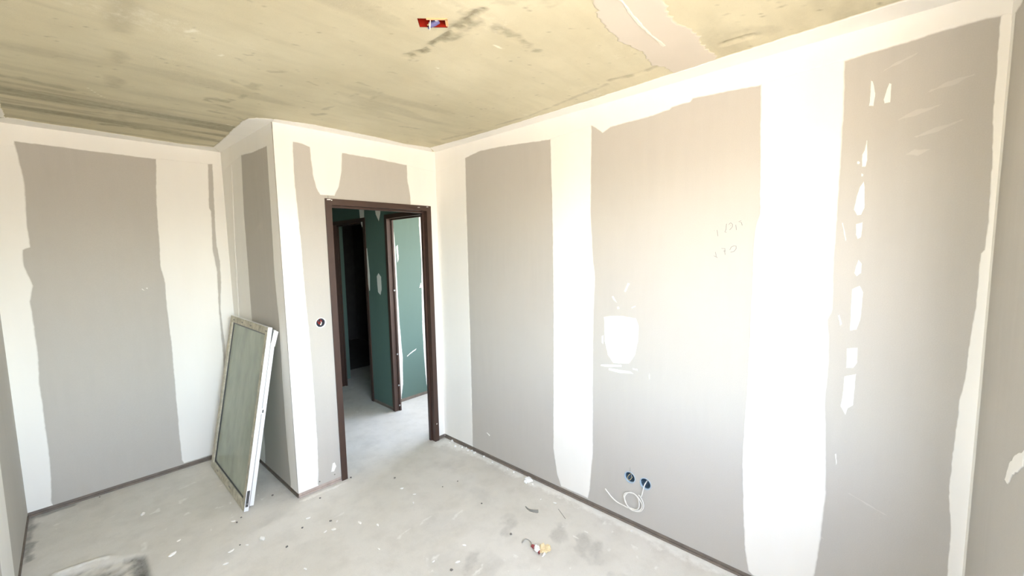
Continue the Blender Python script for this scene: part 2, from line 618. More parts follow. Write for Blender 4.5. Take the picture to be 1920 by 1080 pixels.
DAB[12] = [(2.789, 1.129), (2.827, 1.148), (2.825, 1.057), (2.824, 1.010), (2.807, 0.994), (2.800, 0.962), (2.782, 0.995), (2.787, 1.048)]
DAB[13] = [(2.772, 0.775), (2.777, 0.781), (2.781, 0.739), (2.778, 0.728)]
DAB[14] = [(1.789, 1.492), (1.803, 1.487), (1.776, 1.435), (1.766, 1.441)]
DAB[15] = [(1.722, 1.345), (1.735, 1.346), (1.739, 1.334), (1.725, 1.329)]
DAB[16] = [(1.814, 1.349), (1.840, 1.361), (1.840, 1.355), (1.817, 1.343)]
DAB[17] = [(1.614, 0.972), (1.752, 0.994), (1.755, 0.981), (1.662, 0.964), (1.610, 0.961)]
DAB[18] = [(1.666, 0.958), (1.810, 0.965), (1.831, 0.953), (1.734, 0.941), (1.669, 0.945)]
DAB[19] = [(1.617, 1.153), (1.632, 1.161), (1.628, 1.104), (1.617, 1.112)]
DAB[20] = [(1.824, 0.987), (1.854, 0.986), (1.857, 0.977), (1.827, 0.978)]
DAB[21] = [(1.686, 1.404), (1.697, 1.408), (1.721, 1.368), (1.697, 1.385)]
DAB[22] = [(0.553, 0.210), (0.565, 0.214), (0.596, 0.201), (0.589, 0.190)]
DAB[23] = [(1.925, 0.962), (1.928, 0.975), (1.932, 0.945), (1.926, 0.940)]
PEN1 = [(2.266, 1.776), (2.272, 1.744)]
PEN2 = [(2.309, 1.805), (2.303, 1.761)]
SK = [(1.812, 0.304), (1.911, 0.301)]
SKR = [(1.777, 0.342), (1.847, 0.283), (1.880, 0.323), (1.947, 0.273)]
COIL = [(1.660, 0.182), (1.702, 0.138), (1.739, 0.118), (1.775, 0.120), (1.810, 0.107), (1.845, 0.105), (1.879, 0.124), (1.892, 0.167), (1.905, 0.206), (1.905, 0.239), (1.878, 0.228), (1.844, 0.228), (1.817, 0.210), (1.796, 0.160), (1.800, 0.127), (1.838, 0.106), (1.906, 0.129), (1.909, 0.174), (1.871, 0.215), (1.892, 0.217), (1.901, 0.271), (1.907, 0.323)]
D_EDGE = [(0.120, 2.430), (0.114, 2.233), (0.119, 2.058), (0.129, 1.791), (0.133, 1.464), (0.144, 1.089), (0.149, 0.704), (0.149, 0.351), (0.142, 0.114), (0.133, 0.029)]
D_TOP = [(0.120, 2.434), (0.170, 2.432), (0.220, 2.419), (0.222, 2.334), (0.229, 2.228), (0.245, 2.151), (0.271, 2.102), (0.374, 2.103), (0.409, 2.174), (0.435, 2.289), (0.446, 2.411), (0.682, 2.408), (0.862, 2.400), (0.967, 2.393)]
D_RIGHT = [(0.967, 2.393), (0.966, 2.270), (0.985, 2.165), (0.992, 2.101)]
D_SK = [(0.227, 1.209)]
D_HOLES = [(0.124, 0.025), (0.145, 0.030), (0.252, 0.038)]
D_PATCH = [(0.242, 0.133), (0.258, 0.135), (0.268, 0.102), (0.250, 0.068), (0.227, 0.073)]
S_TOP = [(0.509, 2.433), (0.707, 2.415), (0.921, 2.408), (1.021, 2.408)]
S_L = [(0.509, 2.433), (0.466, 2.013), (0.460, 1.525), (0.453, 1.233), (0.507, 0.775), (0.526, 0.203), (0.508, 0.065)]
S_R = [(1.021, 2.408), (1.010, 1.973), (0.992, 1.541), (1.013, 1.247), (0.995, 0.790), (0.992, 0.399), (1.011, 0.075)]
S_RIDGE = [(0.265, 2.399), (0.192, 1.820), (0.143, 1.206)]
K_L = [(0.149, 2.434), (0.169, 2.206), (0.169, 2.176), (0.158, 1.922), (0.159, 1.772), (0.127, 1.755), (0.123, 1.657), (0.150, 1.524), (0.130, 1.424), (0.134, 1.085), (0.124, 0.892), (0.126, 0.339), (0.110, 0.063)]
K_TOP = [(0.149, 2.434), (0.455, 2.428), (0.814, 2.424), (0.972, 2.427), (1.145, 2.430), (1.166, 2.433)]
K_B1L = [(0.818, 2.424), (0.796, 2.103), (0.790, 1.824), (0.784, 1.621), (0.800, 1.498), (0.797, 1.291), (0.803, 1.039), (0.800, 0.698), (0.797, 0.351), (0.797, 0.076)]
K_B1R = [(1.145, 2.426), (1.127, 2.084), (1.139, 2.059), (1.127, 1.738), (1.144, 1.562), (1.135, 1.340), (1.134, 1.116), (1.136, 0.933), (1.129, 0.519), (1.111, 0.053)]
K_B2L = [(1.166, 2.429), (1.161, 2.258), (1.150, 1.956), (1.148, 1.782), (1.161, 1.650), (1.156, 1.472), (1.136, 1.251), (1.146, 0.977), (1.144, 0.515), (1.126, 0.048)]
L_STRIP = [(3.500, 0.677), (3.486, 0.429), (3.451, 0.101)]
WW_PATCH = [(0.639, 1.174), (0.570, 1.137), (0.527, 1.093), (0.493, 1.032), (0.527, 1.032), (0.565, 1.075), (0.620, 1.113), (0.653, 1.138)]
C_LAP_R = [(-0.124, -0.106), (-0.101, -0.498), (-0.099, -0.888), (-0.108, -1.650), (-0.118, -1.909), (-0.137, -2.446), (-0.139, -2.597), (-0.144, -2.891)]
C_LAP_D = [(-1.260, -0.018), (-1.030, -0.075), (-0.816, -0.081), (-0.618, -0.087), (-0.335, -0.067), (-0.124, -0.106)]
C_LAP_S = [(-1.360, 1.028), (-1.366, 0.680), (-1.380, 0.341), (-1.381, 0.156), (-1.372, 0.076), (-1.341, 0.031), (-1.260, -0.018)]
C_LAP_K = [(-1.360, 1.028), (-1.550, 1.076), (-1.819, 1.054), (-2.053, 1.035), (-2.281, 1.040), (-2.349, 1.021), (-2.384, 1.027)]
C_LAP_L = [(-2.384, 1.027), (-2.382, 0.785), (-2.379, 0.669)]
C_STRIP_L = [(-0.896, -2.121), (-0.843, -2.096), (-0.842, -2.074), (-0.795, -2.068), (-0.729, -2.042), (-0.633, -2.049), (-0.562, -2.043), (-0.405, -2.063), (-0.292, -2.045), (-0.189, -2.076), (-0.122, -2.076)]
C_STRIP_R = [(-0.146, -2.288), (-0.278, -2.285), (-0.393, -2.293), (-0.490, -2.284), (-0.600, -2.266), (-0.680, -2.272), (-0.743, -2.278)]
C_RIDGE = [(-0.841, -2.178), (-0.730, -2.163), (-0.574, -2.155), (-0.423, -2.158)]
BOX = [(-1.265, -1.589), (-1.196, -1.654), (-1.158, -1.606), (-1.210, -1.548)]
ST["crack1"] = [(-1.126, -1.310), (-1.110, -1.368), (-1.116, -1.415), (-1.116, -1.489), (-1.127, -1.538), (-1.127, -1.622), (-1.132, -1.720), (-1.130, -1.816)]
ST["crack2"] = [(-1.143, -1.733), (-1.073, -1.729), (-1.027, -1.740), (-0.963, -1.750), (-0.861, -1.759), (-0.762, -1.751)]
ST["blotch"] = [(-1.100, -1.904), (-1.054, -1.960), (-1.005, -1.992)]
ST["fine1"] = [(-1.452, -1.553), (-1.386, -1.541), (-1.342, -1.539), (-1.297, -1.537)]
ST["vs1"] = [(-2.007, -0.985), (-2.009, -0.874), (-2.004, -0.731)]
ST["vs2"] = [(-1.989, -0.483), (-1.989, -0.380)]
ST["vs3"] = [(-1.979, -0.134), (-1.971, -0.007)]
ST["vs4"] = [(-1.914, 0.518), (-1.910, 0.652)]
ST["bk1"] = [(-2.345, 0.180), (-2.249, 0.177), (-2.127, 0.194)]
ST["bk2"] = [(-2.388, 0.791), (-2.231, 0.786), (-2.015, 0.711)]
ST["bk3"] = [(-1.987, 0.830), (-1.709, 0.772), (-1.406, 0.797)]
ST["bk4"] = [(-2.126, 0.596), (-1.742, 0.490), (-1.424, 0.415)]
ST["bk5"] = [(-1.572, 0.094), (-1.468, 0.085), (-1.369, 0.145)]
ST["m1"] = [(-1.616, -0.135), (-1.546, -0.148), (-1.494, -0.244), (-1.491, -0.333)]
ST["m2"] = [(-1.615, -0.103), (-1.553, -0.061), (-1.497, -0.042)]
ST["m3"] = [(-1.564, -0.484), (-1.490, -0.465), (-1.498, -0.522)]
ST["m4"] = [(-1.827, -0.393), (-1.734, -0.428), (-1.628, -0.421)]
ST["m5"] = [(-1.494, -0.725), (-1.451, -0.768)]
ST["m6"] = [(-1.329, -0.736), (-1.271, -0.720)]
ST["m7"] = [(-1.089, -0.686), (-1.080, -0.759)]
ST["m8"] = [(-0.975, -0.708), (-1.001, -0.868)]
ST["m9"] = [(-1.106, -0.266), (-1.064, -0.335)]
ST["m10"] = [(-1.111, -0.394), (-1.090, -0.489)]
ST["m11"] = [(-1.110, -1.108), (-1.077, -1.124), (-1.024, -1.109)]
ST["m12"] = [(-1.145, -0.900), (-1.076, -0.894)]
ST["m13"] = [(-1.634, -0.772), (-1.546, -0.713)]
ST["m14"] = [(-1.338, -0.463), (-1.158, -0.471)]
ST["m15"] = [(-0.643, -0.415), (-0.466, -0.468)]
ST["rl1"] = [(-0.151, -0.888), (-0.138, -1.163), (-0.183, -1.484), (-0.221, -1.749), (-0.226, -1.783)]
ST["rl2"] = [(-0.255, -1.830), (-0.229, -1.961), (-0.254, -2.067)]
ST["notch"] = [(-0.251, -2.351), (-0.250, -2.401), (-0.244, -2.449)]
ST["rl3"] = [(-0.190, -0.353), (-0.145, -0.722)]
ST["sh1"] = [(-0.356, -2.318), (-0.323, -2.409), (-0.240, -2.522)]
ST["w1"] = [(-1.826, -0.886), (-1.806, -0.922)]
ST["w2"] = [(-1.695, -0.745), (-1.682, -0.772)]
ST["w3"] = [(-0.932, -1.644), (-0.878, -1.654)]
ST["w4"] = [(-0.736, -1.190), (-0.728, -1.188)]
ST["w5"] = [(-1.798, -0.914), (-1.695, -0.916), (-1.561, -0.913)]
ST["w6"] = [(-2.063, 0.103), (-2.012, 0.201), (-1.925, 0.280)]
ST["w7"] = [(-1.432, 0.311), (-1.399, 0.327)]
ST["w8"] = [(-0.976, -1.314), (-0.959, -1.307)]
TRENCH = [(-2.044, 0.165), (-2.193, 0.228), (-2.315, 0.253), (-2.353, 0.222), (-2.031, -0.146), (-2.034, -0.035)]
RIDGE = [(-2.392, 0.325), (-2.314, 0.308), (-2.243, 0.302), (-2.191, 0.279), (-2.058, 0.202)]
FL_chunk = [(-0.042, -1.041)]
FL_shard = [(-0.288, -1.214), (-0.294, -1.275), (-0.286, -1.317)]
FL_stick = [(-0.167, -1.396), (-0.216, -1.486)]
FL_paper = [(-0.534, -1.544)]
FL_paper2 = [(-0.554, -1.502)]
FL_wirebit = [(-0.557, -1.421), (-0.529, -1.421), (-0.517, -1.448), (-0.548, -1.490)]
FL_chips = [(-0.129, -1.338), (-0.157, -1.242), (-2.005, 0.649), (-1.932, 0.025), (-1.703, -0.201), (-1.551, -0.224), (-1.292, -0.234), (-1.748, -0.289), (-1.472, -0.662), (-1.624, 0.103), (-0.985, -1.146), (-1.273, -0.446), (-1.890, 0.146), (-1.628, -0.209), (-1.230, -0.467), (-1.183, -0.407), (-1.094, -0.526), (-0.791, -1.179), (-0.899, -1.250), (-0.710, -0.407), (-0.692, -0.535), (-0.753, -0.613), (-1.031, -0.636), (-1.133, -0.830)]
FL_dark = [(-2.185, 1.152), (-1.655, -0.178), (-1.478, -0.408), (-1.579, 0.106), (-1.611, 0.072), (-1.353, -0.302), (-1.360, 0.221), (-0.673, -0.249), (-0.887, 0.012), (-0.391, -0.644), (-0.506, -0.614), (-1.150, -0.070), (-1.208, -0.371), (-0.458, -0.973), (-0.545, -1.321), (-0.956, -1.270)]
FL_white = [(-1.728, 0.841), (-2.117, 0.778), (-1.134, -0.360), (-0.799, -0.828), (-0.631, -0.942), (-0.957, -0.831), (-0.970, -1.140), (-0.856, -1.384)]
FL_smudge = [(-0.337, -1.531), (-0.327, -1.693), (-0.331, -1.783), (-0.857, -1.299), (-0.520, -1.263)]
PENCIL = [[[(2.2546, 1.7739), (2.2556, 1.7731)], [(2.2677, 1.7755), (2.2722, 1.7443)], [(2.3096, 1.8039), (2.3079, 1.7749), (2.3028, 1.7645), (2.3107, 1.7615)], [(2.3202, 1.7994), (2.3284, 1.8081), (2.3371, 1.7997), (2.3362, 1.7867), (2.3246, 1.7727)], [(2.3278, 1.7945), (2.3293, 1.7931)], [(2.3515, 1.7963), (2.3546, 1.7713)], [(2.3738, 1.8158), (2.3629, 1.8113), (2.3755, 1.8058), (2.3787, 1.7922)]], [[(2.2629, 1.666), (2.2673, 1.6414)], [(2.2557, 1.6469), (2.2737, 1.6373)], [(2.2901, 1.6832), (2.3063, 1.6821), (2.3054, 1.6682), (2.3076, 1.652)], [(2.2991, 1.6704), (2.3103, 1.6708)], [(2.3285, 1.6759), (2.3342, 1.689), (2.346, 1.6954), (2.3556, 1.6939), (2.356, 1.6807), (2.3468, 1.6676), (2.3324, 1.6638)]]]

# ------------------------------------------------------------------ the setting
A, B, C, F, G, E = (0, 0), (-1.25, .04), (-1.28, 1.18), (-2.515, 1.185), (-2.512, -3.17), (0, -3.17)
RIGHT, DOOR, SIDE, BACK, LEFT, WINW = Plane(A, E), Plane(B, A), Plane(C, B), Plane(F, C), Plane(G, F), Plane(E, G)
ZB = 0.034           # the boards end this far above the floor
TOP = CEIL + 0.055


def core(name, pl, u0, u1, n0, n1, label, openings=(), mat=None, top=TOP):
    """the solid part of a wall behind its boards, with rectangular openings (u0, u1, z0, z1)"""
    m = MB()
    cuts = sorted(openings)
    u = u0

    def seg(a, b, z0, z1):
        if b - a < 1e-4 or z1 - z0 < 1e-4:
            return
        base = [pl(a, z0, n0), pl(b, z0, n0), pl(b, z0, n1), pl(a, z0, n1)]
        m.prism(base, [p + Vector((0, 0, z1 - z0)) for p in base])
    for (a, b, z0, z1) in cuts:
        seg(u, a, 0, top)
        seg(a, b, 0, z0)
        seg(a, b, z1, top)
        u = b
    seg(u, u1, 0, top)
    o = m.build(name, mat or M_BLOCK)
    return tag(o, label, 'wall', kind='structure')


def board(pl, outline, parent, holes=(), mat=None, n0=-0.0125, n1=0.0):
    return sheet(pl, outline, holes, n0, n1).build('plasterboard', mat or M_BOARD, parent)


def rect(u0, u1, z0=ZB, z1=CEIL):
    return [(u0, z0), (u1, z0), (u1, z1), (u0, z1)]


def track(name, pl, u0, u1, label, lip=0.004, n0=-0.058, mat=None):
    """steel floor track showing in the gap under the boards: upright strip and a lower lip"""
    o = MB()
    base = [pl(u0, 0, n0), pl(u1, 0, n0), pl(u1, 0, -0.004), pl(u0, 0, -0.004)]
    o.prism(base, [p + Vector((0, 0, ZB - 0.0005)) for p in base])
    o = o.build(name, mat or M_TRACK)
    tag(o, label, 'floor track', kind='structure')
    m = MB()
    base = [pl(u0, 0, -0.004), pl(u1, 0, -0.004), pl(u1, 0, lip), pl(u0, 0, lip)]
    m.prism(base, [p + Vector((0, 0, 0.013)) for p in base])
    m.build('lip', mat or M_TRACK, o)
    return o


# --- ceiling: raw concrete, painted with its stains
xs = np.arange(-2.60, 0.1001, 0.0125)
ys = np.arange(-3.26, 1.2601, 0.0125)
X, Y = np.meshgrid(xs, ys, indexing='ij')
vn = VNoise(5)
wob = (vn.fbm(X * 22, Y * 22, 3) - 0.5) * 0.09
dark = np.zeros_like(X)
pale = np.zeros_like(X)


def dk(key, w, s):
    global dark
    wv = wob * min(1.0, w / 0.03)
    dark = np.maximum(dark, stroke(X, Y, ST[key], w, wv) * s)


dk('crack1', 0.024, 0.75); dk('crack2', 0.022, 0.50); dk('blotch', 0.05, 0.35); dk('fine1', 0.010, 0.35)
dark = np.maximum(dark, stroke(X, Y, [(-1.13, -1.60), (-1.125, -1.70)], 0.045, wob * 2.0) * 0.55)
dark = np.maximum(dark, stroke(X, Y, [(-1.125, -1.32), (-1.112, -1.34)], 0.016, wob * .5) * 0.7)
brk = np.clip((vn.fbm(X * 34 + 2, Y * 34 + 7, 3) - 0.36) * 4.5, 0, 1)
dark = dark * (0.25 + 0.75 * brk)
for k, w, s in (('vs1', .06, .32), ('vs2', .045, .30), ('vs3', .05, .34), ('vs4', .05, .28)):
    dark = np.maximum(dark, stroke(X, Y, ST[k], w, wob * 0.4) * s)
for k, w, s in (('m1', .022, .45), ('m2', .020, .42), ('m3', .025, .32), ('m4', .03, .18), ('m5', .014, .32), ('m6', .010, .40),
                ('m7', .020, .38), ('m8', .014, .35), ('m9', .022, .40), ('m10', .014, .36), ('m11', .010, .30), ('m12', .010, .34),
                ('m13', .007, .30), ('m14', .009, .22), ('m15', .012, .30), ('rl1', .012, .36), ('rl2', .022, .44), ('notch', .016, .62),
                ('rl3', .020, .30), ('sh1', .04, .22), ('bk5', .02, .35)):
    dk(k, w, s)
# shuttering streaks that run along the far end of the slab
band = np.clip((Y + 0.15) / 0.45, 0, 1)
line = vn.fbm(X * 0.9 + 3, Y * 11, 4) + 0.10 * (vn.fbm(X * 3, Y * 40, 2) - .5)
dark = np.maximum(dark, band * np.clip((line - 0.42) * 2.4, 0, 0.60))
dark = np.maximum(dark, band * 0.12)
line2 = vn.fbm(X * 1.2 + 40, Y * 6 + 11, 4)
dark = np.maximum(dark, np.clip((line2 - 0.56) * 1.6, 0, 0.25))
for k, w, s in (('bk1', .035, .42), ('bk2', .03, .40), ('bk3', .03, .50), ('bk4', .03, .36)):
    dark = np.maximum(dark, stroke(X, Y, ST[k], w, wob * .7) * s)
speck = vn.fbm(X * 55 + 9, Y * 55, 2)
dark = np.maximum(dark, np.clip((speck - 0.80) * 4, 0, 0.5))
for k, w in (('w1', .012), ('w2', .009), ('w3', .009), ('w4', .007), ('w6', .006), ('w7', .009), ('w8', .007)):
    pale = np.maximum(pale, stroke(X, Y, ST[k], w) * 1.0)
pale = np.maximum(pale, stroke(X, Y, ST['w5'], .012) * 0.55)
line3 = vn.fbm(X * 1.1 + 70, Y * 3.5 + 31, 4)
pale = np.maximum(pale, np.clip((line3 - 0.50) * 1.6, 0, 0.50))
Z = CEIL + (vn.fbm(X * 2.5, Y * 2.5, 3) - 0.5) * 0.003 + (vn.fbm(X * 12, Y * 12, 2) - 0.5) * 0.0012 + stroke(X, Y, ST['notch'], .02) * 0.012 \
    + stroke(X, Y, ST['rl2'], .016) * 0.004 + stroke(X, Y, ST['crack1'], .014, wob * .4) * 0.006
# ragged cut-out around the ceiling box
HC = np.array([-1.208, -1.600])
HA = np.array([0.72, -0.69]); HA = HA / np.linalg.norm(HA)
HB = np.array([-HA[1], HA[0]])
HL, HW = 0.053, 0.030
lu = (X - HC[0]) * HA[0] + (Y - HC[1]) * HA[1]
lv = (X - HC[0]) * HB[0] + (Y - HC[1]) * HB[1]
X2, Y2 = X.copy(), Y.copy()
inside_v = (abs(lu) <= HL) & (abs(lv) <= HW)
du = np.minimum(abs(abs(lu) - HL), 1)
dv = np.minimum(abs(abs(lv) - HW), 1)
near = ((du < 0.0068) & (abs(lv) < HW + 0.0068)) | ((dv < 0.0068) & (abs(lu) < HL + 0.0068))
nlu = np.where((du < 0.0068) & (abs(lv) < HW + 0.0068), np.sign(lu) * HL, lu)
nlv = np.where((dv < 0.0068) & (abs(lu) < HL + 0.0068), np.sign(lv) * HW, lv)
X2 = np.where(near, HC[0] + HA[0] * nlu + HB[0] * nlv, X2)
Y2 = np.where(near, HC[1] + HA[1] * nlu + HB[1] * nlv, Y2)
cxm = (X2[:-1, :-1] + X2[1:, 1:] + X2[1:, :-1] + X2[:-1, 1:]) / 4
cym = (Y2[:-1, :-1] + Y2[1:, 1:] + Y2[1:, :-1] + Y2[:-1, 1:]) / 4
qu = (cxm - HC[0]) * HA[0] + (cym - HC[1]) * HA[1]
qv = (cxm - HC[0]) * HB[0] + (cym - HC[1]) * HB[1]
keepq = ~((abs(qu) < HL - 0.001) & (abs(qv) < HW - 0.001))
ceiling = grid_mesh('ceiling', xs, ys, Z, M_CEIL, True, {'dark': dark, 'pale': pale}, keep=(keepq, X2, Y2))
tag(ceiling, 'raw stained concrete ceiling slab above the room', 'ceiling', kind='structure')
MB().box(-2.75, 1.85, -3.40, 2.95, CEIL + 0.062, CEIL + 0.25).build('slab', M_BLOCK, ceiling)
CP = CeilPlane()


def lap(pts, close, hard):
    return coat(CP, pts + close, M_COMPC, ceiling, h=0.0055, feather=0.008, jit=0.0018, hard=hard)


lap(C_LAP_R + [(-0.15, -3.17)], [(0.005, -3.17), (0.005, 0.0)], {8, 9, 10})
lap(C_LAP_D, [(0.0, 0.02), (-1.25, 0.05)], {5, 6, 7})
lap(C_LAP_S, [(-1.245, 0.05), (-1.275, 1.19)], {6, 7, 8})
lap(C_LAP_K, [(-2.52, 1.19), (-1.28, 1.19)], {6, 7, 8})
lap(C_LAP_L + [(-2.375, -0.6), (-2.37, -1.6), (-2.37, -3.17)], [(-2.52, -3.17), (-2.52, 1.1)], {5, 6, 7})
strip = C_STRIP_L[1:] + [(-0.08, -2.08), (-0.08, -2.285)] + C_STRIP_R
strip = [(-2.38, -2.08), (-2.1, -2.10), (-1.8, -2.09), (-1.4, -2.11), (-1.1, -2.09), (-0.92, -2.10)] + strip + \
        [(-0.95, -2.285), (-1.3, -2.27), (-1.7, -2.29), (-2.1, -2.28), (-2.38, -2.29)]
coat(CP, strip, compound_mat('thin_ceiling_skim', CEILC, (0.63, 0.575, 0.49)), ceiling, name='plaster_skim', h=0.003, feather=0.010, step=0.012, jit=0.006)
coat(CP, [(-2.3, -2.172)] + [(x, y - .008) for x, y in C_RIDGE] + [(x, y + .006) for x, y in C_RIDGE[::-1]] + [(-2.3, -2.162)],
     compound_mat('skim_ridge', CEILC, (0.74, 0.69, 0.60)), ceiling, name='plaster_ridge', h=0.006, feather=0.004, jit=0.002)

# --- floor: dusty screed, one uneven surface through all rooms
xs = np.arange(-2.62, 1.7001, 0.0155)
ys = np.arange(-3.30, 2.8001, 0.0155)
X, Y = np.meshgrid(xs, ys, indexing='ij')
vn = VNoise(11)
wob = (vn.fbm(X * 25, Y * 25, 3) - 0.5) * 0.06
room = np.clip((0.02 - X) / 0.02, 0, 1)
dark = np.clip((vn.fbm(X * 2.2, Y * 2.2, 4) - 0.60) * 1.3, 0, 0.16)
pale = np.clip((vn.fbm(X * 3.0 + 50, Y * 3.0, 4) - 0.55) * 1.6, 0, 0.30)
flick = vn.fbm(X * 26 + 5, Y * 26, 2)
zone = np.clip((vn.fbm(X * 1.7 + 21, Y * 1.7 + 3, 2) - 0.40) * 4, 0, 1)
pale = np.maximum(pale, zone * np.clip((flick - 0.71) * 6, 0, 0.8))
for p in FL_white:
    pale = np.maximum(pale, stroke(X, Y, [(p[0] - .05, p[1]), (p[0] + .04, p[1] + .015)], 0.016, wob * .8) * 0.75)
for p in FL_smudge:
    dark = np.maximum(dark, stroke(X, Y, [(p[0] - .05, p[1] - .02), (p[0] + .05, p[1] + .03)], 0.05, wob * 1.5) * 0.30)
dark = np.maximum(dark, np.clip((vn.fbm(X * 5 + 31, Y * 5 + 8, 4) - 0.62) * 2.0, 0, 0.25) * np.clip((-Y - .8) / .5, 0, 1))
# plaster dust along the foot of the boards
pale = np.maximum(pale, np.clip(1.15 - (np.abs(X + 0.02) + wob * 1.2) / 0.075, 0, .95) * (Y < -0.02) * room)
pale = np.maximum(pale, stroke(X, Y, [(-0.10, -0.05), (-0.03, -0.10), (-0.02, -0.25)], 0.10, wob))
pale = np.maximum(pale, stroke(X, Y, [(-1.25, 0.0), (-0.95, -0.02)], 0.025, wob * .7) * .8)
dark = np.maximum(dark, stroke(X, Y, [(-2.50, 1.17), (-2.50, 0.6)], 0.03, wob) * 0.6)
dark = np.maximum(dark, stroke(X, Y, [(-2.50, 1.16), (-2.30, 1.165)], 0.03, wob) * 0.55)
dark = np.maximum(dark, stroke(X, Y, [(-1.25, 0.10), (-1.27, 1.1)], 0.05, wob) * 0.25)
# the patch of broken screed in the foreground
inpoly = np.zeros_like(X, dtype=bool)
poly = [(-2.044, 0.165), (-2.12, 0.20), (-2.193, 0.228), (-2.30, 0.255), (-2.44, 0.27), (-2.46, -0.9), (-2.05, -0.95), (-2.031, -0.146)]
j = len(poly) - 1
px_, py_ = X + wob * 0.3, Y + wob * 0.35
for i in range(len(poly)):
    (xi, yi), (xj, yj) = poly[i], poly[j]
    inpoly ^= ((yi > py_) != (yj > py_)) & (px_ < (xj - xi) * (py_ - yi) / (yj - yi + 1e-12) + xi)
    j = i
hole = inpoly.astype(float)
for _ in range(1):
    hole = (hole + np.roll(hole, 1, 0) + np.roll(hole, -1, 0) + np.roll(hole, 1, 1) + np.roll(hole, -1, 1)) / 5
rough = vn.fbm(X * 14 + 3, Y * 14, 4)
dark = np.maximum(dark, hole * np.clip(0.34 + (rough - .40) * 2.4 + 0.55 * stroke(X, Y, [(-2.05, .14), (-2.04, -.9)], .06, wob), 0, 0.85))
pale = pale * (1 - hole) + hole * np.clip((rough - 0.58) * 2, 0, .4)
ridge = stroke(X, Y, RIDGE[:4], 0.022, wob * .4)
pale = np.maximum(pale, ridge * 1.0)
pale = np.maximum(pale, stroke(X, Y, [(-2.04, .20), (-2.03, .28)], .03, wob * .6) * .75)
Z = (vn.fbm(X * 1.8, Y * 1.8, 3) - 0.5) * 0.006 - 0.001 + (vn.fbm(X * 16, Y * 16, 2) - 0.5) * 0.0020
Z = Z + ridge * 0.012 - hole * (0.016 + (rough - 0.5) * 0.030) + np.clip(pale - .4, 0, 1) * 0.002 * (1 - hole)
floor = grid_mesh('floor', xs, ys, Z, M_FLOOR, False, {'dark': dark, 'pale': pale})
tag(floor, 'dusty grey screed floor with plaster crumbs and a broken patch', 'floor', kind='structure')
MB().box(-2.75, 1.85, -3.40, 2.95, -0.30, -0.06).build('slab', M_BLOCK, floor)

# --- right wall
w = core('wall_right', RIGHT, -0.02, 3.18, -0.062, -0.09, 'long right wall of grey plasterboard with white taped joints and filler dabs')
SOCK = [(1.812, 0.304), (1.911, 0.301)]
SR = 0.034
board(RIGHT, rect(0.0, 1.3985), w)
board(RIGHT, rect(1.4015, 2.5935), w, holes=[circle(u, z, SR) for u, z in SOCK])
board(RIGHT, rect(2.5965, 3.17), w)
coat(RIGHT, [(0, 2.36)] + R_TOP_EDGE + [(3.17, 2.449), (3.17, CEIL), (0, CEIL)], M_COMP, w, h=0.0032, feather=0.012,
     hard={len(R_TOP_EDGE) + 1, len(R_TOP_EDGE) + 2, len(R_TOP_EDGE) + 3})
e = [p for p in R_CORNER_EDGE if p[1] > 0.05]
coat(RIGHT, [(0, 2.50), (0.395, 2.50)] + e + [(0.386, ZB + .002), (0, ZB + .002)], M_COMP, w, h=0.0024, hard={len(e) + 2, len(e) + 3})


def clampz(p, lo=ZB + 0.003):
    return [(a, max(b, lo)) for a, b in p]


coat(RIGHT, [(1.235, 2.52)] + clampz(R_B1L[1:]) + clampz(R_B1R[1:])[::-1] + [(1.55, 2.52)], M_COMP, w, h=0.0020)
coat(RIGHT, [(2.435, 2.52)] + clampz(R_B2L[1:]) + clampz(R_B2R[1:-1] + [(2.70, .03)])[::-1] + [(2.737, 2.52)], M_COMP, w, h=0.0022, feather=0.013)
coat(RIGHT, [(3.141, 2.52)] + R_B3L[1:] + [(3.125, ZB + .003), (3.17, ZB + .003), (3.17, 2.52)], M_COMP, w, h=0.0022, feather=0.006,
     hard={len(R_B3L) + 1})
coat(RIGHT, R_PATCH, M_COMP, w, name='white_patch', h=0.002, feather=0.006, step=0.01, jit=0.001)
for k in sorted(DAB):
    d = DAB[k]
    size = max(max(p[0] for p in d) - min(p[0] for p in d), max(p[1] for p in d) - min(p[1] for p in d))
    coat(RIGHT, d, M_COMP, w, name='filler_dab', h=0.0015, feather=0.0022 if size > 0.05 else 0.0011, step=0.007, jit=0.0005)
M_SMEAR = compound_mat('thin_filler_smear', BOARD, tuple(min(1, c * 1.13) for c in BOARD))
for c0, c1, hh in (((2.90, 2.165), (3.02, 2.195), .012), ((2.95, 2.09), (3.08, 2.13), .010), ((2.93, 2.03), (3.00, 2.04), .014), ((2.85, 2.36), (2.95, 2.40), .005),
                   ((2.98, 2.25), (3.10, 2.28), .010), ((2.66, .40), (2.75, .37), .006), ((2.82, .62), (2.95, .57), .007)):
    mx, mz = (c0[0] + c1[0]) / 2, (c0[1] + c1[1]) / 2
    coat(RIGHT, [c0, (mx, mz - hh), c1, (mx - .01, mz + hh)], M_SMEAR, w, name='filler_smear', h=.0006, feather=hh * .45, step=.009, jit=.0015)
for p in PENCIL:
    m = MB()
    for s in p:
        m.tube([RIGHT(a, b, 0.0004) for a, b in s], 0.0011, 5)
    m.build('pencil_note', M_PENCIL, w)
track('baseboard_right', RIGHT, 0.0, 3.16, 'dark steel floor track along the foot of the right wall')

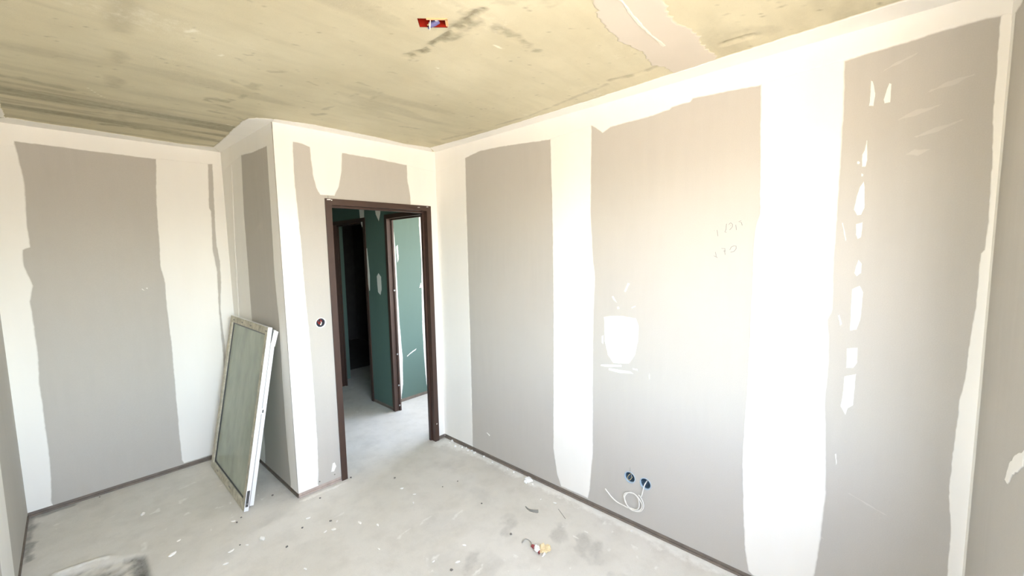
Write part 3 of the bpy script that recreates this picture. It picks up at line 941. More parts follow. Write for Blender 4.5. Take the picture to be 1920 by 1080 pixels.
# --- wall with the door
DO0, DO1, DTOP = 0.300, 1.182, 2.083        # outer edges and top of the door frame
w = core('wall_door', DOOR, 0.02, DOOR.len + 0.05, -0.047, -0.060, 'short wall of grey plasterboard around the brown door frame',
         [(DO0 + .02, DO1 - .02, 0, DTOP - .02)])
DSK = (0.222, 1.209)
jn = 0.325
board(DOOR, [(0, ZB), (DO0 + .03, ZB), (DO0 + .03, DTOP - .03), (jn - .0015, DTOP - .03), (jn - .0015, CEIL), (0, CEIL)], w,
      holes=[circle(*DSK, SR)] + [circle(u, z + .030, 0.0045, 10) for u, z in D_HOLES])
board(DOOR, [(jn + .0015, DTOP - .03), (DO1 - .03, DTOP - .03), (DO1 - .03, ZB), (1.2506, ZB), (1.2506, CEIL), (jn + .0015, CEIL)], w)
L = DOOR.len
e = D_TOP
coat(DOOR, [(0, 2.38), (0.118, 2.40)] + e + [(1.05, 2.385), (L, 2.37), (L, CEIL), (0, CEIL)], M_COMP, w, h=0.0032,
     hard={len(e) + 3, len(e) + 4, len(e) + 5})
e = D_EDGE[::-1]
coat(DOOR, [(0, ZB + .001), (0.132, ZB + .001)] + e[1:] + [(0.122, 2.50), (0, 2.50)], M_COMP, w, h=0.0022, hard={0, len(e) + 2})
coat(DOOR, [(0.967, 2.50)] + D_RIGHT[1:3] + [(0.990, DTOP), (DO1 + .001, DTOP), (DO1 + .001, ZB + .002), (L, ZB + .002), (L, 2.50)], M_COMP, w,
     h=0.0022, hard={3, 4, 5, 6})
coat(DOOR, [(a, b + .025) for a, b in D_PATCH], M_COMP, w, name='filler_dab', h=0.001, feather=0.003, step=.008, jit=.0006)
track('baseboard_door', DOOR, 0.005, DO0 + .01, 'pinkish dirty floor track between box corner and door frame', lip=0.002, n0=-0.046, mat=M_TRACKP)
track('trim_1', DOOR, DO1, L, 'short bit of floor track between door frame and room corner', lip=0.002, n0=-0.046)

# --- side of the boxed-out corner
w = core('wall_side', SIDE, 0.0, SIDE.len - 0.02, -0.060, -0.090, 'shaded side of the boxed-out corner, behind the leaning window sash')
L = SIDE.len
board(SIDE, rect(0, L), w)
coat(SIDE, [(0, 2.37), (0.25, 2.40)] + S_TOP + [(L, 2.39), (L, CEIL), (0, CEIL)], M_COMP, w, h=0.0032, hard={6, 7, 8})
coat(SIDE, [(0, 2.50), (0.51, 2.50)] + S_L + [(0.50, ZB + .002), (0, ZB + .002)], M_COMP, w, h=0.0024, hard={len(S_L) + 2, len(S_L) + 3})
coat(SIDE, [(1.02, 2.50)] + S_R + [(1.01, ZB + .002), (L, ZB + .002), (L, 2.50)], M_COMP, w, h=0.0024, hard={len(S_R) + 1, len(S_R) + 2})
coat(SIDE, [(a - .006, b) for a, b in S_RIDGE] + [(.13, .9), (.145, .9)] + [(a + .006, b) for a, b in S_RIDGE[::-1]], M_COMP, w,
     name='trowel_ridge', h=0.006, feather=0.003, jit=.0012)
track('baseboard_side', SIDE, 0.005, L - .005, 'dark floor track under the side of the boxed-out corner', lip=0.002)

# --- back wall
w = core('wall_back', BACK, -0.08, BACK.len + 0.06, -0.060, -0.12, 'back wall of grey plasterboard left of the leaning window sash')
L = BACK.len
board(BACK, rect(0, 0.962), w)
board(BACK, rect(0.965, L), w)
coat(BACK, [(0, 2.38), (0.149, 2.40)] + K_TOP + [(L, 2.42), (L, CEIL), (0, CEIL)], M_COMP, w, h=0.0032,
     hard={len(K_TOP) + 2, len(K_TOP) + 3, len(K_TOP) + 4})
coat(BACK, [(0, 2.50), (0.149, 2.50)] + K_L + [(0.11, ZB + .002), (0, ZB + .002)], M_COMP, w, h=0.0024, hard={len(K_L) + 2, len(K_L) + 3})
coat(BACK, [(0.815, 2.50)] + K_B1L + [(0.81, ZB + .006), (0.93, ZB + .004), (1.10, ZB + .002)] + K_B1R[::-1] + [(1.145, 2.50)], M_COMP, w, h=0.0020)
coat(BACK, [(1.166, 2.50)] + K_B2L + [(1.126, ZB + .002), (L, ZB + .002), (L, 2.50)], M_COMP, w, h=0.0022, hard={len(K_B2L) + 1, len(K_B2L) + 2})
for pts in ([(.665, 1.46), (.672, 1.462), (.685, 1.445), (.675, 1.45)], [(.69, 1.465), (.70, 1.47), (.702, 1.455)]):
    coat(BACK, pts, M_COMP, w, name='filler_dab', h=0.001, feather=0.0012, step=.006, jit=.0004)
track('baseboard_back', BACK, 0.0, L, 'brown floor track along the foot of the back wall', lip=0.003)

# --- left wall
w = core('wall_left', LEFT, -0.20, LEFT.len + 0.05, -0.0125, -0.15, 'narrow glimpse of the left wall at the edge of the picture',
         [(ADDED_WIN_Y0 + 3.17, ADDED_WIN_Y1 + 3.17, ADDED_WIN_Z0, ADDED_WIN_Z1)])
L = LEFT.len
board(LEFT, rect(0, 2.05), w, holes=[[(ADDED_WIN_Y0 + 3.17, ADDED_WIN_Z0), (ADDED_WIN_Y1 + 3.17, ADDED_WIN_Z0), (ADDED_WIN_Y1 + 3.17, ADDED_WIN_Z1), (ADDED_WIN_Y0 + 3.17, ADDED_WIN_Z1)]])
for a, b in ((2.053, 3.25), (3.253, L)):
    board(LEFT, rect(a, b), w)
coat(LEFT, [(0, 2.40), (L, 2.40), (L, CEIL), (0, CEIL)], M_COMP, w, h=0.003, hard={1, 2, 3})
coat(LEFT, [(3.09, 2.5), (3.10, ZB + .003), (3.44, ZB + .003)] + L_STRIP[::-1] + [(3.49, 1.2), (3.485, 2.5)], M_COMP, w, h=0.002)
coat(LEFT, [(1.90, 2.5), (1.91, ZB + .003), (2.2, ZB + .003), (2.21, 2.5)], M_COMP, w, h=0.002)
track('baseboard_left', LEFT, 0.0, L, 'floor track along the foot of the left wall', n0=-0.011)

# --- wall with the window, beside the camera
wu0, wu1 = -WIN_X1, -WIN_X0
w = core('wall_window', WINW, -0.25, WINW.len + 0.20, -0.0125, -0.15, 'outer wall with the open window, at the right edge of the picture',
         [(wu0, wu1, WIN_Z0, WIN_Z1)], M_FACADE)
board(WINW, rect(0, WINW.len), w, holes=[[(wu0, WIN_Z0), (wu1, WIN_Z0), (wu1, WIN_Z1), (wu0, WIN_Z1)]])
coat(WINW, [(0, ZB), (0.045, ZB), (0.05, 1.0), (0.04, 1.8), (0.05, 2.5), (0, 2.5)], M_COMP, w, h=0.002, feather=.006, hard={4, 5})
coat(WINW, [(0, 2.43), (WINW.len, 2.43), (WINW.len, CEIL), (0, CEIL)], M_COMP, w, h=0.003, hard={1, 2, 3})
coat(WINW, WW_PATCH[:-1] + [(0.655, 1.138), (0.655, 1.18)], M_COMP, w, name='white_patch', h=0.003, feather=0.004, step=.01, jit=.002)  # white crescent on the window wall beside the opening
track('baseboard_window', WINW, 0.0, WINW.len, 'floor track along the foot of the window wall', n0=-0.011)
# the fixed frame of the window, its sash taken out
m = MB()
for a, b, c, d in ((WIN_X0, WIN_X0 + .05, WIN_Z0, WIN_Z1), (WIN_X1 - .05, WIN_X1, WIN_Z0, WIN_Z1),
                   (WIN_X0 + .05, WIN_X1 - .05, WIN_Z0, WIN_Z0 + .05), (WIN_X0 + .05, WIN_X1 - .05, WIN_Z1 - .05, WIN_Z1)):
    m.box(a, b, -3.31, -3.25, c, d)
o = m.build('window_1', M_PVC)
tag(o, 'white window frame without its sash in the outer wall', 'window', kind='structure')

m = MB()  # added window, never in view, brightens the near end of the right wall
for a, b, c, d in ((ADDED_WIN_Y0, ADDED_WIN_Y0 + .05, ADDED_WIN_Z0, ADDED_WIN_Z1), (ADDED_WIN_Y1 - .05, ADDED_WIN_Y1, ADDED_WIN_Z0, ADDED_WIN_Z1),
                   (ADDED_WIN_Y0 + .05, ADDED_WIN_Y1 - .05, ADDED_WIN_Z0, ADDED_WIN_Z0 + .05), (ADDED_WIN_Y0 + .05, ADDED_WIN_Y1 - .05, ADDED_WIN_Z1 - .05, ADDED_WIN_Z1)):
    m.box(-2.655, -2.59, a, b, c, d)
o = m.build('added_window', M_PVC)
tag(o, 'white window frame added for light in the left wall beside the camera, out of the picture', 'window', kind='structure')

# --- hall behind the door: green boards, two more doorways
HALL = Plane((0.04, 2.75), (0.04, 0.075))
hx = lambda y: 2.75 - y
H2, H3 = (0.085, 0.930), (1.340, 2.180)       # outer edges of the two frames, along y
op = [(hx(H3[1]) + .02, hx(H3[0]) - .02, 0, DTOP - .02), (hx(H2[1]) + .02, hx(H2[0]) + .1, 0, DTOP - .02)]
w = core('wall_hall', HALL, 0, HALL.len, -0.0125, -0.05, 'green moisture-board hall wall seen through the doorway', [op[0], (op[1][0], HALL.len, 0, DTOP - .02)])
board(HALL, [(0, ZB), (op[0][0], ZB), (op[0][0], op[0][3]), (op[0][1], op[0][3]), (op[0][1], ZB), (op[1][0], ZB), (op[1][0], op[1][3]),
             (HALL.len, op[1][3]), (HALL.len, TOP), (0, TOP)], w, mat=M_GREEN)
coat(HALL, [(0, 2.30), (1.28, 2.27), (1.30, 2.06), (1.33, 1.98), (1.38, 1.98), (1.40, 2.10), (1.42, 2.28), (1.62, 2.28), (1.64, 2.1), (1.70, 2.02), (1.74, 2.10),
            (1.78, 2.26), (HALL.len, 2.27), (HALL.len, 2.5), (0, 2.5)], M_COMPG, w, h=.003)
coat(HALL, [(1.375, 1.74), (1.425, 1.75), (1.455, 1.45), (1.44, 1.28), (1.42, 1.27), (1.39, 1.45)], M_COMPG, w, name='filler_dab', h=.0015, feather=.004, step=.01)
coat(HALL, [(1.60, 1.44), (1.64, 1.48), (1.69, 1.44), (1.69, 1.30), (1.66, 1.24), (1.61, 1.27)], M_COMPG, w, name='filler_dab', h=.0015, feather=.004, step=.01)
track('baseboard_hall', HALL, hx(H3[0]) + .0, hx(H2[1]), 'floor track under the green hall wall', n0=-0.011)
BATH = Plane((0.095, 1.085), (1.60, 1.085))
w = core('wall_bathroom', BATH, 0, BATH.len, -0.0125, -0.09, 'lit green board wall with white edges in the room beyond the hall')
board(BATH, rect(0, BATH.len, ZB, TOP), w, mat=M_GREEN)
bx = lambda x: x - 0.095
coat(BATH, [(0, 2.5), (bx(.245), 2.5), (bx(.225), 2.05), (bx(.245), 1.75), (bx(.25), 1.2), (bx(.255), .9), (bx(.275), .5), (bx(.265), .2), (bx(.235), ZB), (0, ZB)],
     M_COMPG, w, hard={8, 9}, h=.002)
coat(BATH, [(bx(.575), 2.5), (bx(.56), 2.0), (bx(.575), 1.6), (bx(.56), 1.2), (bx(.55), .8), (bx(.56), .4), (bx(.575), .12), (bx(.60), ZB), (bx(.90), ZB), (bx(.90), 2.5)],
     M_COMPG, w, h=.002)
coat(BATH, [(bx(.33), .50), (bx(.36), .52), (bx(.45), .56), (bx(.46), .575), (bx(.40), .555), (bx(.33), .515)], M_COMPG, w, name='filler_dab', h=.001, feather=.002, step=.008, jit=.001)
coat(BATH, [(bx(.535), 1.28), (bx(.57), 1.28), (bx(.565), 1.31), (bx(.555), 1.34), (bx(.545), 1.31)], M_COMPG, w, name='filler_dab', h=.001, feather=.002, step=.008, jit=.001)
coat(BATH, [(bx(.25), 1.76), (bx(.275), 1.78), (bx(.278), 1.62), (bx(.262), 1.58)], M_COMPG, w, name='filler_dab', h=.001, feather=.003, step=.008, jit=.001)
track('baseboard_bathroom', BATH, 0, BATH.len, 'floor track under the lit green wall', n0=-0.011)


def slabwall(name, x0, x1, y0, y1, label, mat=None, z0=0.0, holes=None):
    m = MB()
    if holes:
        a, b, c, d = holes          # opening along y (a, b) and z (c, d)
        m.box(x0, x1, y0, a, z0, TOP).box(x0, x1, b, y1, z0, TOP).box(x0, x1, a, b, z0, c).box(x0, x1, a, b, d, TOP)
    else:
        m.box(x0, x1, y0, y1, z0, TOP)
    return tag(m.build(name, mat or M_GREEN), label, 'wall', kind='structure')


slabwall('wall_bathroom_outer', 1.60, 1.80, -0.90, 2.90, 'outer wall of the side rooms with a small window', M_BOARD, 0, (-0.75, 0.85, 0.7, 2.3))
slabwall('wall_bathroom_near', 0.085, 1.60, -0.90, -0.80, 'near wall of the bathroom, out of sight', M_BOARD)
slabwall('wall_small_room', 0.095, 0.275, 2.40, 4.90, 'dark green wall end inside the unlit room off the hall')
M_SHADE = plain('shade_dark_masonry', (0.14, 0.13, 0.12), 0.9, 0.2, 8)  # dark colour stands in for the shade of the unlit room
slabwall('wall_small_room_far', 0.095, 1.80, 4.80, 4.95, 'far wall of the unlit room off the hall, set deep and darkened for shade', M_SHADE)  # far wall set back so that the room falls darker
slabwall('wall_small_room_right', 1.60, 1.80, 2.90, 4.90, 'outer wall of the unlit room off the hall, darkened for shade', M_SHADE)
o = tag(MB().box(0.10, 1.85, 2.79, 4.95, -0.30, -0.004).build('floor_small_room', M_SHADE), 'floor deep inside the unlit room off the hall, darkened for shade', 'floor', kind='structure')
o = tag(MB().box(0.10, 1.85, 2.94, 4.95, CEIL + .05, CEIL + .25).build('ceiling_small_room', M_SHADE), 'ceiling of the unlit room off the hall, darkened for shade', 'ceiling', kind='structure')
slabwall('wall_hall_left', -1.21, -1.11, 0.105, 2.90, 'left wall of the hall, hidden behind the boxed-out corner')
slabwall('wall_hall_end', -1.21, 0.275, 2.75, 2.90, 'end wall of the hall, out of sight')

g = MB().box(-40, 40, -60, 40, -0.62, -0.55).build('ground', M_GROUND)
tag(g, 'sandy yard outside the window, out of the picture', 'ground', kind='structure')


# --- door frames: folded brown steel, jambs and head with a rebate
def door_frame(name, pl, u0, u1, top, depth, label, sills=()):
    root = empty(name, pl((u0 + u1) / 2, 0, 0))
    inv = -root.location
    prof = [(.043, -.010), (0, -.010), (0, .001), (.022, .001), (.022, depth - .002), (0, depth - .002), (0, depth + .010), (.057, depth + .010),
            (.057, .042), (.043, .042)]
    for side in (0, 1):
        base, cap = [], []
        for s, d in prof:
            u = u0 + s if side == 0 else u1 - s
            base.append(pl(u, 0.0, -d) + inv)
            cap.append(pl(u, top - s, -d) + inv)
        if side:
            base, cap = base[::-1], cap[::-1]
        MB().prism(base, cap).build('jamb', M_BROWN, root)
    a = [pl(u0 + s, top - s, -d) + inv for s, d in prof]
    b = [pl(u1 - s, top - s, -d) + inv for s, d in prof]
    MB().prism(a[::-1], b[::-1]).build('head', M_BROWN, root)
    return tag(root, label, 'door frame', kind='structure')


def flecks(pl, root, spots):
    for u, z, ww, hh in spots:
        p = pl(u, z, 0.0105) - root.location
        e = pl.e
        m = MB()
        q = [p - e * ww - Vector((0, 0, hh)), p + e * ww - Vector((0, 0, hh * .6)), p + e * ww * .8 + Vector((0, 0, hh)), p - e * ww * .7 + Vector((0, 0, hh * .8))]
        m.prism(q, [x + pl.n * 0.0012 for x in q])
        m.build('plaster_fleck', M_CHIP, root)


d1 = door_frame('door_1', DOOR, DO0, DO1, DTOP, 0.058, 'dark brown steel door frame standing open to the hall')
flecks(DOOR, d1, [(.325, 2.075, .015, .004), (.345, 2.072, .004, .004), (1.06, 2.066, .012, .002), (1.16, .16, .004, .006), (1.145, 2.074, .01, .002)])
d2 = door_frame('door_2', HALL, hx(H2[1]), hx(H2[0]), DTOP, 0.05, 'brown door frame of the lit green room beyond the hall')
for z in (.06, .28, .62, 1.3):
    p = Vector((0.082, H2[1] - .0575, z)) - d2.location
    MB().box(p.x - .012, p.x + .006, p.y - .003, p.y + .002, z - .008, z + .008).build('hinge_plate', M_GREYM, d2)
d3 = door_frame('door_3', HALL, hx(H3[1]), hx(H3[0]), DTOP, 0.05, 'door frame of the pitch-dark room off the hall')


# ------------------------------------------------------------------ flush boxes and cables
def flush_box(pl, u, z, label, mat, group, rim):
    root = empty('flush_box', pl(u, z, 0))
    root_m = root.location.copy()
    r = SR - 0.0012
    m = MB()
    prof = [(r - .001, -.002), (r - .0015, -.008), (r - .002, -.043), (0.004, -.044)]
    seg = 24
    vs = []
    for rr, n in prof:
        for k in range(seg):
            t = 2 * math.pi * k / seg
            vs.append(pl(u + rr * math.cos(t), z + rr * math.sin(t), n) - root_m)
    fs = [(i * seg + k, i * seg + (k + 1) % seg, (i + 1) * seg + (k + 1) % seg, (i + 1) * seg + k) for i in range(len(prof) - 1) for k in range(seg)]
    fs.append(tuple((len(prof) - 1) * seg + k for k in range(seg)))
    m.add(vs, fs).build('cup', mat, root, True)
    ro = []
    for rr, n in ((r + .0035, .0004), (r + .0035, .0018), (r - .0015, .0018), (r - .002, -.010)):
        for k in range(seg):
            t = 2 * math.pi * k / seg
            ro.append(pl(u + rr * math.cos(t), z + rr * math.sin(t), n) - root_m)
    obj('rim', ro, [(i * seg + k, i * seg + (k + 1) % seg, (i + 1) * seg + (k + 1) % seg, (i + 1) * seg + k) for i in range(3) for k in range(seg)], rim, root, True)
    for s in (-1, 1):       # screw towers
        q = pl(u + s * (r - .004), z, -.012) - root_m
        m = MB().tube([q, q - pl.n * .028], .0035, 8)
        m.build('screw_tower', mat, root)
    tag(root, label, 'socket box', group)
    return root


def wire(pl, root, pts, r, mat, name='wire', seg=8):
    loc = root.location
    return MB().tube([p - loc for p in catmull([pl(*q) for q in pts], 6)], r, seg).build(name, mat, root, True)


b1 = flush_box(RIGHT, *SOCK[0], 'blue round socket box with a bent bare wire, left of the pair', M_BLUEB, 'socket boxes low on the right wall', M_BLUER)
u, z = SOCK[0]
wire(RIGHT, b1, [(u + .008, z + .022, -.035), (u - .006, z + .012, -.004), (u - .013, z - .006, .004), (u - .004, z - .016, .006), (u + .006, z - .010, .002), (u + .010, z + .002, -.012)], .0016, M_WIREY)
wire(RIGHT, b1, [(u + .004, z + .024, -.035), (u + .001, z + .004, -.02), (u + .010, z - .004, -.012)], .0014, M_WIREW)
MB().tube([RIGHT(u + .002, z + .036, .001) - b1.location, RIGHT(u + .001, z + .063, .001) - b1.location], .0009, 5).build('pencil_line', M_PENCIL, b1)
b2 = flush_box(RIGHT, *SOCK[1], 'blue round socket box with a white cable hanging out of it', M_BLUEB, 'socket boxes low on the right wall', M_BLUER)
u, z = SOCK[1]
path = [(u + .002, z + .012, -.030), (u - .002, z - .004, .004), (1.902, .262, .012), (1.893, .222, .014), (1.876, .216, .010)]
cu, cz = 1.852, .166
for k in range(28):
    t = math.radians(62 - k * 32.3)
    turn = k / 11
    path.append((cu - .010 * turn + (.055 + .004 * math.sin(k)) * math.cos(t), cz + (.058 - .003 * turn) * math.sin(t), .008 + .010 * abs(math.sin(k * .7))))
path += [(1.806, .112, .012), (1.770, .116, .014), (1.738, .122, .018), (1.706, .140, .022), (1.680, .164, .026), (1.660, .183, .028)]
pc = RIGHT(1.85, 0.166, 0)
ce = tag(MB().tube([p - pc for p in catmull([RIGHT(*q) for q in path], 6)], .0034, 8).build('electrical_cable', M_WIREW, None, True),
         'coiled white electrical cable hanging from the right-hand socket box', 'cable')
ce.location = pc
b3 = flush_box(DOOR, *DSK, 'small round switch box with red and white wires beside the door frame', M_GREYB, None, M_PVC)
u, z = DSK
for q, mm in (([(u - .012, z + .02, -.035), (u - .016, z + .004, -.006), (u - .008, z - .008, -.002), (u - .002, z + .008, -.012)], M_RED),
              ([(u + .004, z + .024, -.035), (u + .002, z + .016, -.006), (u + .008, z + .008, -.004), (u + .004, z - .006, -.015)], M_RED),
              ([(u + .010, z + .018, -.035), (u + .004, z, .000), (u - .004, z - .012, .002), (u + .004, z - .016, -.010), (u + .012, z - .004, -.02)], M_WIREW)):
    wire(DOOR, b3, q, .0030, mm)

# ceiling box
root = empty('ceiling_box', (HC[0], HC[1], CEIL))
tag(root, 'red ceiling junction box with blue conduit and wires', 'junction box')
ax, bx_ = Vector((*HA, 0)), Vector((*HB, 0))
P3 = lambda a, b, z: ax * a + bx_ * b + Vector((0, 0, z))
hl, hw, dp = HL - .0008, HW - .0008, .050
vs = [P3(a, b, z) for z in (0.001, dp) for a, b in ((-hl, -hw), (hl, -hw), (hl, hw), (-hl, hw))]
obj('housing', vs, [(0, 1, 5, 4), (1, 2, 6, 5), (2, 3, 7, 6), (3, 0, 4, 7), (4, 5, 6, 7)], M_RED, root)
m = MB()
for a0, a1, b0, b1_ in ((-.02, HL + .004, -HW - .004, -HW + .004), (HL - .005, HL + .004, -HW, HW * .5)):
    q = [P3(a0, b0, -.003), P3(a1, b0, -.003), P3(a1, b1_, -.003), P3(a0, b1_, -.003)]
    m.prism(q, [x + Vector((0, 0, .006)) for x in q])
m.build('rim', M_PEACH, root)
cv = MB().tube([P3(.022, .008, .014), P3(.006, .011, .006), P3(-.014, .014, .000)], .0100, 14, False).build('conduit', M_CONDUIT, root, True)
ring = [P3(-.014, .014, .000) + (bx_ * math.cos(t) + Vector((0, 0, 1)) * math.sin(t)) * .0100 for t in [2 * math.pi * k / 18 for k in range(19)]]
MB().tube(ring, .0016, 6).build('conduit_lip', M_WIREW, cv, True)
for k, mm in enumerate((M_WIREBK, M_WIREGN, M_WIREY, M_WIREBK, M_WIREBL)):
    t = 1.257 * k
    c0 = P3(.0, .012, .004) + (bx_ * math.cos(t) + Vector((0, 0, 1)) * math.sin(t)) * .0046
    c1 = P3(-.014, .015, -.001) + (bx_ * math.cos(t) + Vector((0, 0, 1)) * math.sin(t)) * .0050
    c2 = c1 + P3(-.004 - .002 * (k % 3), .002 * math.cos(t), -.004)
    MB().tube(catmull([c0, c1, c2], 5), .0027, 7).build('wire', mm, root, True)
MB().tube(catmull([P3(-.006, -.028, .012), P3(-.008, -.006, .002), P3(-.012, .010, -.012), P3(-.016, .022, -.012), P3(-.020, .028, .000)], 6), .0018, 7).build('wire', M_WIREW, root, True)
q = [P3(.006, -.030, .002), P3(.016, -.030, .002), P3(.020, .000, .006), P3(.011, .000, .006)]
MB().prism(q, [x + Vector((0, 0, .0025)) for x in q]).build('cable_tie', M_WIREW, root)

# ------------------------------------------------------------------ the window sash leaning on the boxed-out corner
SW, SH = 0.895, 1.222
TILT = math.radians(10.6)
sash = empty('window_sash', (-1.552, 0.150, 0.006))
sash.rotation_euler = (0, TILT, math.radians(0.3))
tag(sash, 'dusty white window sash with cloudy glass, leaning on the boxed-out corner', 'window sash')


def frame_members(names, x0, x1, inset, width, mats, parent, chamfer=0.0):
    """four mitred members of a rectangular frame standing in the y-z plane"""
    y0, y1, z0, z1 = inset, SW - inset, inset, SH - inset
    o = [(y0, z0), (y1, z0), (y1, z1), (y0, z1)]
    i = [(y0 + width, z0 + width), (y1 - width, z0 + width), (y1 - width, z1 - width), (y0 + width, z1 - width)]
    c = chamfer
    for k, nm in enumerate(names):
        a, b = k, (k + 1) % 4
        def shr(p, q, t):
            return (p[0] + (q[0] - p[0]) * t, p[1] + (q[1] - p[1]) * t)
        quad_b = [o[a], o[b], i[b], i[a]]
        t = c / width if width else 0
        quad_f = [o[a], o[b], shr(i[b], o[b], t), shr(i[a], o[a], t)]
        vs = [(x0, *p) for p in quad_f] + [(x1, *p) for p in quad_b]
        fs = [(0, 1, 2, 3), (7, 6, 5, 4), (0, 4, 5, 1), (1, 5, 6, 2), (2, 6, 7, 3), (3, 7, 4, 0)]
        ob = obj(nm, vs, [f[::-1] for f in fs], None, parent, mats=mats, midx=[len(mats) - 1, 0, 0, 0, len(mats) - 1, 0])
        me = ob.data
        bm = bmesh.new(); bm.from_mesh(me); bmesh.ops.recalc_face_normals(bm, faces=bm.faces); bm.to_mesh(me); bm.free()


frame_members(['bottom_rail', 'stile', 'top_rail', 'stile'], 0.0, 0.026, 0.0, 0.058, [M_PVC, M_DPVC], sash, 0.010)
frame_members(['inner_bottom_rail', 'inner_stile', 'inner_top_rail', 'inner_stile'], 0.034, 0.060, 0.020, 0.048, [M_PVC], sash)
frame_members(['hardware_strip'] * 4, 0.026, 0.034, 0.012, 0.030, [M_GREYM], sash)
frame_members(['gasket'] * 4, 0.010, 0.020, 0.052, 0.008, [M_DARK], sash)
MB().box(0.016, 0.024, 0.054, SW - 0.054, 0.054, SH - 0.054).build('pane', M_GLASS, sash)
for y, z, a, b in ((.03, SH - .028, .018, .005), (.37, SH - .028, .018, .005), (.58, SH - .026, .018, .005), (.80, SH - .028, .02, .005),
                   (.03, 1.06, .004, .02), (.028, .94, .004, .025), (.03, .45, .004, .03), (.03, .27, .004, .03), (.36, .03, .025, .005), (.70, .03, .02, .005)):
    MB().box(-.0006, .004, y - a, y + a, z - b, z + b).build('drain_slot', M_SHARD, sash)
hg = MB().box(.004, .020, -.003, .001, .03, .135).build('corner_hinge', M_DARK, sash)
MB().tube([(.012, -.002, .05), (.012, -.006, .05)], .004, 8).build('hinge_pin', M_GREYM, hg)
lt = MB().box(.022, .042, -.002, .012, .64, .675).build('latch', M_PVC, sash)
MB().box(.030, .038, -.004, -.001, .648, .668).build('latch_bolt', M_DARK, lt)
m = MB()
m.prism([(.030, .000, SH - .11), (.058, .004, SH - .13), (.062, .022, SH - .13), (.034, .022, SH - .11)],
        [(.036, -.006, SH - .022), (.064, -.008, SH - .026), (.066, .022, SH - .026), (.040, .022, SH - .022)])
m.build('stay_cover', M_PVC, sash)
m = MB()
m.prism([(.024, .004, SH - .10), (.034, .004, SH - .11), (.034, .014, SH - .11), (.024, .014, SH - .10)],
        [(.026, .004, SH - .012), (.036, .004, SH - .012), (.036, .014, SH - .012), (.026, .014, SH - .012)])
m.build('stay_arm', M_DARK, sash)

# ------------------------------------------------------------------ rubbish and crumbs on the floor
def floor_z(x, y):
    i = min(max(int(round((x - xs[0]) / 0.0155)), 0), len(xs) - 1)
    j = min(max(int(round((y - ys[0]) / 0.0155)), 0), len(ys) - 1)
    return float(Z[i, j])


def lump(name, size, mat, seed, loc, rz=0.0, sub=2, rough=0.28, parent=None, smooth=False):
    bm = bmesh.new()
    bmesh.ops.create_icosphere(bm, subdivisions=sub, radius=1.0)
    r = random.Random(seed)
    dirs = [(Vector((r.gauss(0, 1), r.gauss(0, 1), r.gauss(0, 1))).normalized(), r.uniform(.45, .9)) for _ in range(9)]
    for v in bm.verts:
        k = 1.0
        for d, c in dirs:          # facets cut off the ball
            t = v.co.dot(d)
            if t > c:
                k = min(k, 1 - (t - c) * 0.8)
        v.co = v.co * k * (1 + r.uniform(-rough, rough) * .35)
        v.co = Vector((v.co.x * size[0], v.co.y * size[1], (v.co.z + .72) * size[2]))
        if v.co.z < 0:
            v.co.z = 0
    me = bpy.data.meshes.new(name)
    bm.to_mesh(me)
    bm.free()
    me.materials.append(mat)
    if smooth:
        me.polygons.foreach_set('use_smooth', [True] * len(me.polygons))
    o = bpy.data.objects.new(name, me)
    COL.objects.link(o)
    if parent:
        o.parent = parent
    o.location = loc
    o.rotation_euler = (0, 0, rz)
    return o


def on_floor(p, d=0.0):
    return (p[0], p[1], floor_z(*p) + d)


ck = empty('plaster_chunk', on_floor((-0.050, -1.045)))
tag(ck, 'white broken plaster chunk against the right wall track', 'plaster chunk')
lump('lump', (.026, .036, .022), M_CHIP, 4, (0, 0, 0), .6, 2, .3, ck)
lump('flake', (.012, .018, .016), M_CHIP, 9, (-.026, .008, 0), .2, 2, .3, ck)

# curved grey shard, like a piece of a broken cup
vs, fs = [], []
sc0 = Vector(FL_shard[1])
ns = 12
for i in range(ns + 1):
    t = i / ns
    a = Vector(FL_shard[0]).lerp(Vector(FL_shard[2]), t)
    bow = math.sin(t * math.pi) * 0.018
    wd = .004 + .016 * t
    hgt = .004 + .016 * t
    x, y = a.x - sc0.x - bow, a.y - sc0.y
    vs += [(x, y, 0), (x + wd * .3, y, hgt), (x + wd * .3 + .003, y, hgt), (x + .005 + wd * .2, y, 0)]
for i in range(ns):
    for k in range(4):
        fs.append((i * 4 + k, i * 4 + (k + 1) % 4, i * 4 + 4 + (k + 1) % 4, i * 4 + 4 + k))
fs += [(0, 1, 2, 3), (ns * 4 + 3, ns * 4 + 2, ns * 4 + 1, ns * 4)]
o = obj('grey_shard', vs, fs, M_SHARD)
o.location = on_floor(FL_shard[1])
tag(o, 'curved grey shard lying on the floor near the right wall', 'shard')
o = MB().tube([Vector((*p, 0.003)) - Vector((*FL_stick[0], 0)) for p in FL_stick], .0016, 6).build('twig', M_SHARD)
o.location = on_floor(FL_stick[0])
tag(o, 'thin grey twig on the floor between shard and right wall', 'twig')
wr = empty('crumpled_wrapper', on_floor((-0.530, -1.530)))
tag(wr, 'cream and dark red crumpled wrapper on the floor, front centre', 'wrapper')
lump('crumple', (.030, .034, .016), M_CREAM, 21, (.008, -.024, 0), .8, 3, 1.1, wr)
lump('crumple', (.020, .016, .024), M_CREAM, 31, (.014, -.012, 0), .1, 2, 1.2, wr)
lump('crumple', (.016, .030, .018), M_CHIP, 22, (-.010, .014, 0), -.5, 2, 1.2, wr)
lump('red_edge', (.006, .022, .009), M_WRAPR, 23, (-.022, -.012, 0), -.9, 2, .8, wr)
lump('red_edge', (.006, .016, .016), M_WRAPR, 24, (-.016, .036, 0), .5, 2, .8, wr)
lump('foil', (.022, .010, .007), M_CHIP, 25, (-.014, -.040, 0), .3, 2, 1.0, wr)
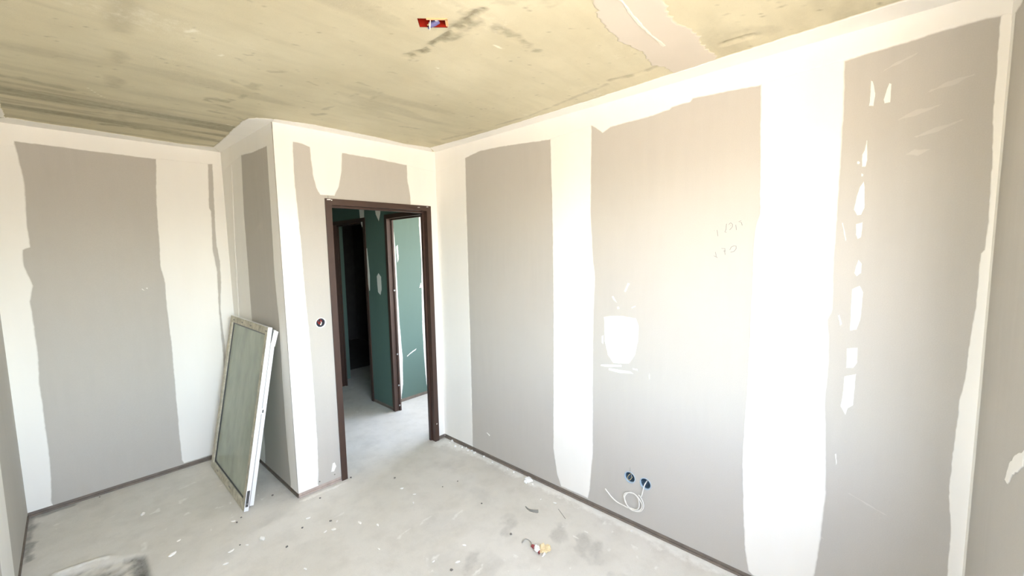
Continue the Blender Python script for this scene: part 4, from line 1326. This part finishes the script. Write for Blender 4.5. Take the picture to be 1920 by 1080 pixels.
fb = Vector((*FL_wirebit[0], 0))
pts = [Vector((*p, .004 + .008 * (k % 2))) - fb for k, p in enumerate(FL_wirebit)]
sg = MB().tube(catmull(pts, 6), .0022, 6).build('string_end', M_SHARD)
sg.location = on_floor(FL_wirebit[0])
tag(sg, 'short twisted string end beside the crumpled wrapper', 'string')

ORD = ['', 'second ', 'third ', 'fourth ', 'fifth ', 'sixth ', 'seventh ', 'eighth ', 'ninth ', 'tenth ', 'eleventh ', 'twelfth ', 'thirteenth ',
       'fourteenth ', 'fifteenth ', 'sixteenth ', 'seventeenth ', 'eighteenth ', 'nineteenth ', 'twentieth ', 'twenty-first ', 'twenty-second ',
       'twenty-third ', 'twenty-fourth ', 'twenty-fifth ', 'twenty-sixth ']
WRAP_AT = (-0.530, -1.530)
FL_chips.sort(key=lambda p: math.hypot(p[0] - WRAP_AT[0], p[1] - WRAP_AT[1]))
FL_dark.sort(key=lambda p: math.hypot(p[0] - WRAP_AT[0], p[1] - WRAP_AT[1]))
BIG = [(-2.005, 0.649), (-1.932, 0.025), (-1.703, -0.201), (-1.551, -0.224)]
for k, p in enumerate(FL_chips):
    s = random.uniform(.7, 1.3) * (1.5 if p in BIG else 1.0)
    o = lump('plaster_chip', (.009 * s, .017 * s, .0045 * s), M_CHIP, 100 + k, on_floor(p), random.uniform(0, 3.1), 1, .3)
    tag(o, 'small white plaster chip on the floor, %snearest to the crumpled wrapper' % ORD[k], 'plaster chip', 'plaster chips on the floor')
for k, p in enumerate(FL_dark):
    s = random.uniform(.7, 1.25)
    o = lump('grit_lump', (.0075 * s, .0085 * s, .005 * s), M_PEB, 200 + k, on_floor(p), random.uniform(0, 3.1), 1, .3)
    tag(o, 'small dark lump of grit on the floor, %snearest to the crumpled wrapper' % ORD[k], 'grit', 'dark grit lumps on the floor')
# rubble heaped at the foot of the corner and along the track
spots = []
for k in range(26):
    t = random.random()
    spots.append((-0.012 - abs(random.gauss(0, .02)), -0.06 - t * 0.42) if k < 17 else (-0.02 - abs(random.gauss(0, .03)), -0.5 - random.random() * 1.5))
spots.sort(key=lambda p: -p[1])
for k, p in enumerate(spots):
    s = random.uniform(.5, 1.3)
    o = lump('plaster_crumb', (.009 * s, .012 * s, .009 * s), M_CHIP, 300 + k, on_floor(p), random.uniform(0, 3.1), 1, .3)
    tag(o, 'white plaster crumb at the foot of the right wall, %sfrom the door corner' % (ORD[k] or 'first '), 'plaster crumb', 'plaster crumbs along the right wall')
